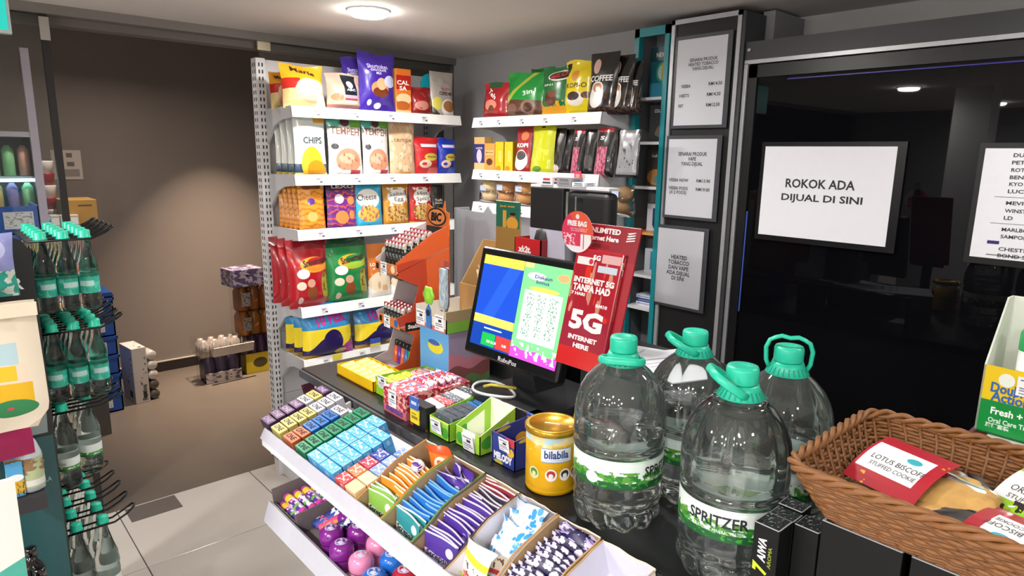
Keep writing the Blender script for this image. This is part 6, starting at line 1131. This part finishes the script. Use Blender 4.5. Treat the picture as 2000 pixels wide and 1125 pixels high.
# ------------------------------------------------------------ corridor beyond the glass
BLU = M('#1f52a8', .45, vary=.08)
for k in range(6):
    t = thing('blue_crate', 'blue plastic crate stacked by the corridor wall, %s from the floor' % ORD[k], 'crate', (.555, 4.8, .002+.128*k), group='stacked blue crates'); w, d, h = .3, .4, .124
    for nm, a in (('bottom', (0, 0, 0, w, d, .006)), ('wall', (0, 0, 0, w, .008, h)), ('wall', (0, d-.008, 0, w, d, h)), ('wall', (0, 0, 0, .008, d, h)), ('wall', (w-.008, 0, 0, w, d, h)), ('rim', (-.006, -.006, h-.02, w+.006, 0, h)), ('rim', (w, -.006, h-.02, w+.006, d+.006, h))): MB().box(*a).build(nm, BLU, t)
    MB().box(.09, -.0075, .03, .24, -.0065, .09).build('label_sheet', PM('crate_label', '#d8d8dc', [('n', (7, 9), .56, .05, .05, .95, .95, '#8a8a92')]), t)
o = MB().hexa([(.545, 4.79, .775), (.865, 4.79, .775), (.865, 5.21, .775), (.545, 5.21, .775), (.58, 4.79, .80), (.85, 4.79, .80), (.85, 5.21, .80), (.58, 5.21, .80)]).build('crate_lid', M('#1a4488', .45)); tag(o, 'blue lid on top of the crate stack', 'lid')
for k in range(4):
    t = thing('blue_crate', 'blue crate in the far stack behind the bottle rack, %s from its base' % ORD[k], 'crate', (.12, 4.35, .79+.152*k), group='far blue crates')
    for nm, a in (('wall', (0, 0, 0, .36, .01, .148)), ('wall', (.35, 0, 0, .36, .35, .148)), ('bottom', (0, 0, 0, .36, .35, .006))): MB().box(*a).build(nm, BLU, t)
    MB().box(.2, -.002, .03, .33, -.001, .12).build('label_sheet', PM('crate_label2', '#cfd0d6', [('n', (6, 8), .56, .05, .05, .95, .95, '#8a8a92')]), t)
o = MB().box(.05, 4.3, 0, .52, 4.75, .785).build('plinth_cabinet', M('#3a3a40', .6)); tag(o, 'low dark cabinet under the far crates', 'cabinet')
t = thing('open_chiller', 'open lit chiller with drinks seen through the glass', 'chiller', (-.3, 4.85, 0)); a1, az = .87, 1.79
for nm, a, m in (('back', (0, .4, 0, a1, .45, az), M('#7d8a94', .4)), ('side', (a1-.03, 0, 0, a1, .45, az), M('#8a8c96', .4)), ('side', (0, 0, 0, .03, .45, az), M('#8a8c96', .4)), ('top', (0, 0, az-.03, a1, .45, az), M('#8a8c96', .4)), ('light_bar', (.03, .05, az-.29, a1-.03, .1, az-.27), M('#bfe8f4', .4, emit=3)), ('light_bar', (.03, .05, 1.27, a1-.03, .1, 1.285), M('#bff4e8', .4, emit=3)), ('bin', (0, -.02, 0, a1, .4, .9), M('#5a626c', .4))): MB().box(*a).build(nm, m, t)
for z in (1.52, 1.3): MB().box(.03, .03, z, a1-.03, .4, z+.012).build('shelf', M('#9fc0cc', .4), t)
cc = ['#c89a8a', '#7fc08a', '#86c890', '#7a74a8', '#b4a06a', '#9aa8b8']
for r_, z in enumerate((1.533, 1.313)):
    for k in range(7):
        o = MB().lathe([(.022, 0), (.03, .004), (.03, .15), (.022, .165), (.012, .18), (0, .18)], 14).build('drink_can', M(cc[(k+2*r_) % 6], .35), smooth=True); tag(o, 'pale drink bottle in the chiller, %s shelf, %s from its end' % (['upper', 'lower'][r_], ORD[k]), 'bottle', 'chiller drinks'); o.location = (-.3+.8-.075*k, 4.95, z)
t = thing('cup_stack', 'stack of red and white cups behind the glass', 'cup stack', (.57, 4.72, 1.201)); z = 0
for k in range(6): MB().lathe([(.035, 0), (.045, .07), (.045, .075)], 16).build('cup', M(['#8a1a24', '#d4ccc8'][k % 2], .4), t, loc=(0, 0, .07*k), smooth=True)
o = MB().box(.535, 4.42, 0, .71, 4.75, 1.2).build('stock_cabinet', M('#4a443e', .6)); tag(o, 'dark stock cabinet behind the bottle rack', 'cabinet')
cart('brown_carton', 'brown cardboard carton on the stock cabinet', .685, 4.48, 1.201, .17, .26, .21, [PM('kraft', '#a07a3e', [('r', .45, .82, .85, .87, '#5a4424'), ('r', .0, .4, .2, .44, '#8a3a2a')], rough=.8), M('#8f6c36', .8), M('#a07a3e', .8)], cat='carton')
for k in range(3): cart('white_carton', 'small pale tagged box on the stock cabinet, %s from the brown carton' % ORD[2-k], .555+.045*k, 4.43, 1.201, .042, .1, .13, PM('pale_stock%d' % k, '#b4a898', [('r', .1, .6, .9, .9, '#d8d8d8')]), cat='box')
o = MB().box(-.07, -.002, -.08, .07, .002, .08).build('wall_notice', PM('wall_note', '#bdb2a8', [('r', .5, .75, .7, .9, '#6a625c'), ('r', .5, .45, .75, .6, '#6a625c'), ('r', .4, .1, .9, .35, '#8a827a'), ('r', 0, 0, .32, 1, '#b0a49a')])); q = at(131, 322, 1, 5.49); tag(o, 'small printed notice on the corridor wall', 'notice'); o.location = (q.x, 5.496, q.z); o.scale = (1.25, 1, 1.25)
# drink packs on the corridor floor
t = thing('can_carton', 'white can carton with cans standing on the corridor floor', 'drink pack', (1.0, 4.86, .0)); t.rotation_euler = (0, 0, .12)
MB().box(-.06, -.0, 0, .03, .22, .385).build('carton', PM('can_carton', '#b8b0aa', [('r', .55, .08, .8, .2, '#3a3632'), ('n', (3, 9), .6, .45, .3, .9, .95, '#5a544e')], rough=.6), t); letter(t, 'Revive', plane_f((-.0, -.001, .07), (0, 0, 1), (-1, 0, 0)), .035, INK, .11, .02)
for k in range(5): MB().lathe([(.028, 0), (.033, .006), (.033, .11), (.028, .118)], 16).build('can', M('#c4beb8' if k > 1 else '#59524c', .3, .4), t, loc=(.068, .01, .035+.07*k), rot=(-pi/2, 0, 0), smooth=True)
def pack(lab, x, y, z, w, d, h, base, cans, cc_, capc, film=True, sheet=None):
    t = thing('drink_pack', lab, 'drink pack', (x, y, z)); 
    if base: MB().box(-w/2, 0, 0, w/2, d, h*.45).build('tray', base, t)
    r = w/cans/2
    for i in range(cans):
        for j in range(2): MB().lathe([(r*.85, 0), (r*.98, .008), (r*.98, h*.72), (r*.55, h*.9), (r*.5, h)], 14).build('bottle', cc_, t, loc=(-w/2+r+2*r*i, r+2*r*j, .002), smooth=True)
    if sheet: MB().box(-w*.42, -.002, h*.2, -w*.15, -.001, h*.75).build('label_sheet', PM('pack_sheet', '#cfc6c0', [('n', (4, 7), .55, 0, 0, 1, 1, '#7a706a')]), t)
    if film: MB().box(-w/2-.004, -.004, 0, w/2+.004, d, h+.003).build('film', CLEARP, t)
    return t
pack('purple and white bottle pack on the corridor floor under the silver pack', 1.56, 4.98, 0, .26, .2, .2, None, 3, M('#4a3f66', .35), None); 
o = MB().box(-.13, -.012, 0, .13, -.006, .075).build('pack_band', PM('pack_band', '#b4aaa8', [('n', (6, 3), .55, 0, 0, 1, 1, '#5a4a5a')])); tag(o, 'pale printed band in front of the purple bottle pack', 'packaging'); o.location = (1.56, 4.975, 0)
pack('silver wrapped can pack on the purple bottle pack', 1.55, 4.95, .206, .3, .22, .12, None, 4, M('#b8b0aa', .3, .5), None)
o = MB().box(-.15, -.014, .0, .15, -.009, .075).build('card_flap', M('#cfc6bc', .6)); tag(o, 'white card flap on the silver can pack', 'packaging'); o.location = (1.63, 4.945, .21); o.rotation_euler = (.3, 0, .05)
cart('yellow_carton', 'yellow drink carton on the floor beside the snack gondola', 1.85, 5.0, 0, .22, .2, .16, [PM('ycart', '#c8b01e', [('e', .5, .5, .25, .25, '#4a4218'), ('r', .85, .1, .97, .9, '#d8d4b8')]), M('#b39c1a', .5), M('#c8b01e', .5)], cat='carton')
pack('purple bottle pack on the yellow carton', 1.84, 5.0, .162, .25, .2, .14, None, 4, M('#4a2a5e', .3), None, sheet=1)
pack('lower amber bottle pack in the corner stack', 1.84, 5.0, .306, .25, .2, .19, None, 3, M('#b8742c', .25), None, sheet=1)
pack('upper amber bottle pack in the corner stack', 1.84, 5.0, .5, .25, .2, .19, None, 3, M('#a8622c', .25), None, sheet=1)
o = cart('purple_carton', 'crumpled purple and silver pack on top of the corner stack', 1.79, 4.98, .696, .24, .2, .13, PM('pcart', '#4a3f5c', [('n', 4, .5, 0, 0, 1, 1, '#8a8494'), ('n', 7, .6, 0, 0, .6, 1, '#2c2440')], rough=.25), .1, cat='drink pack')
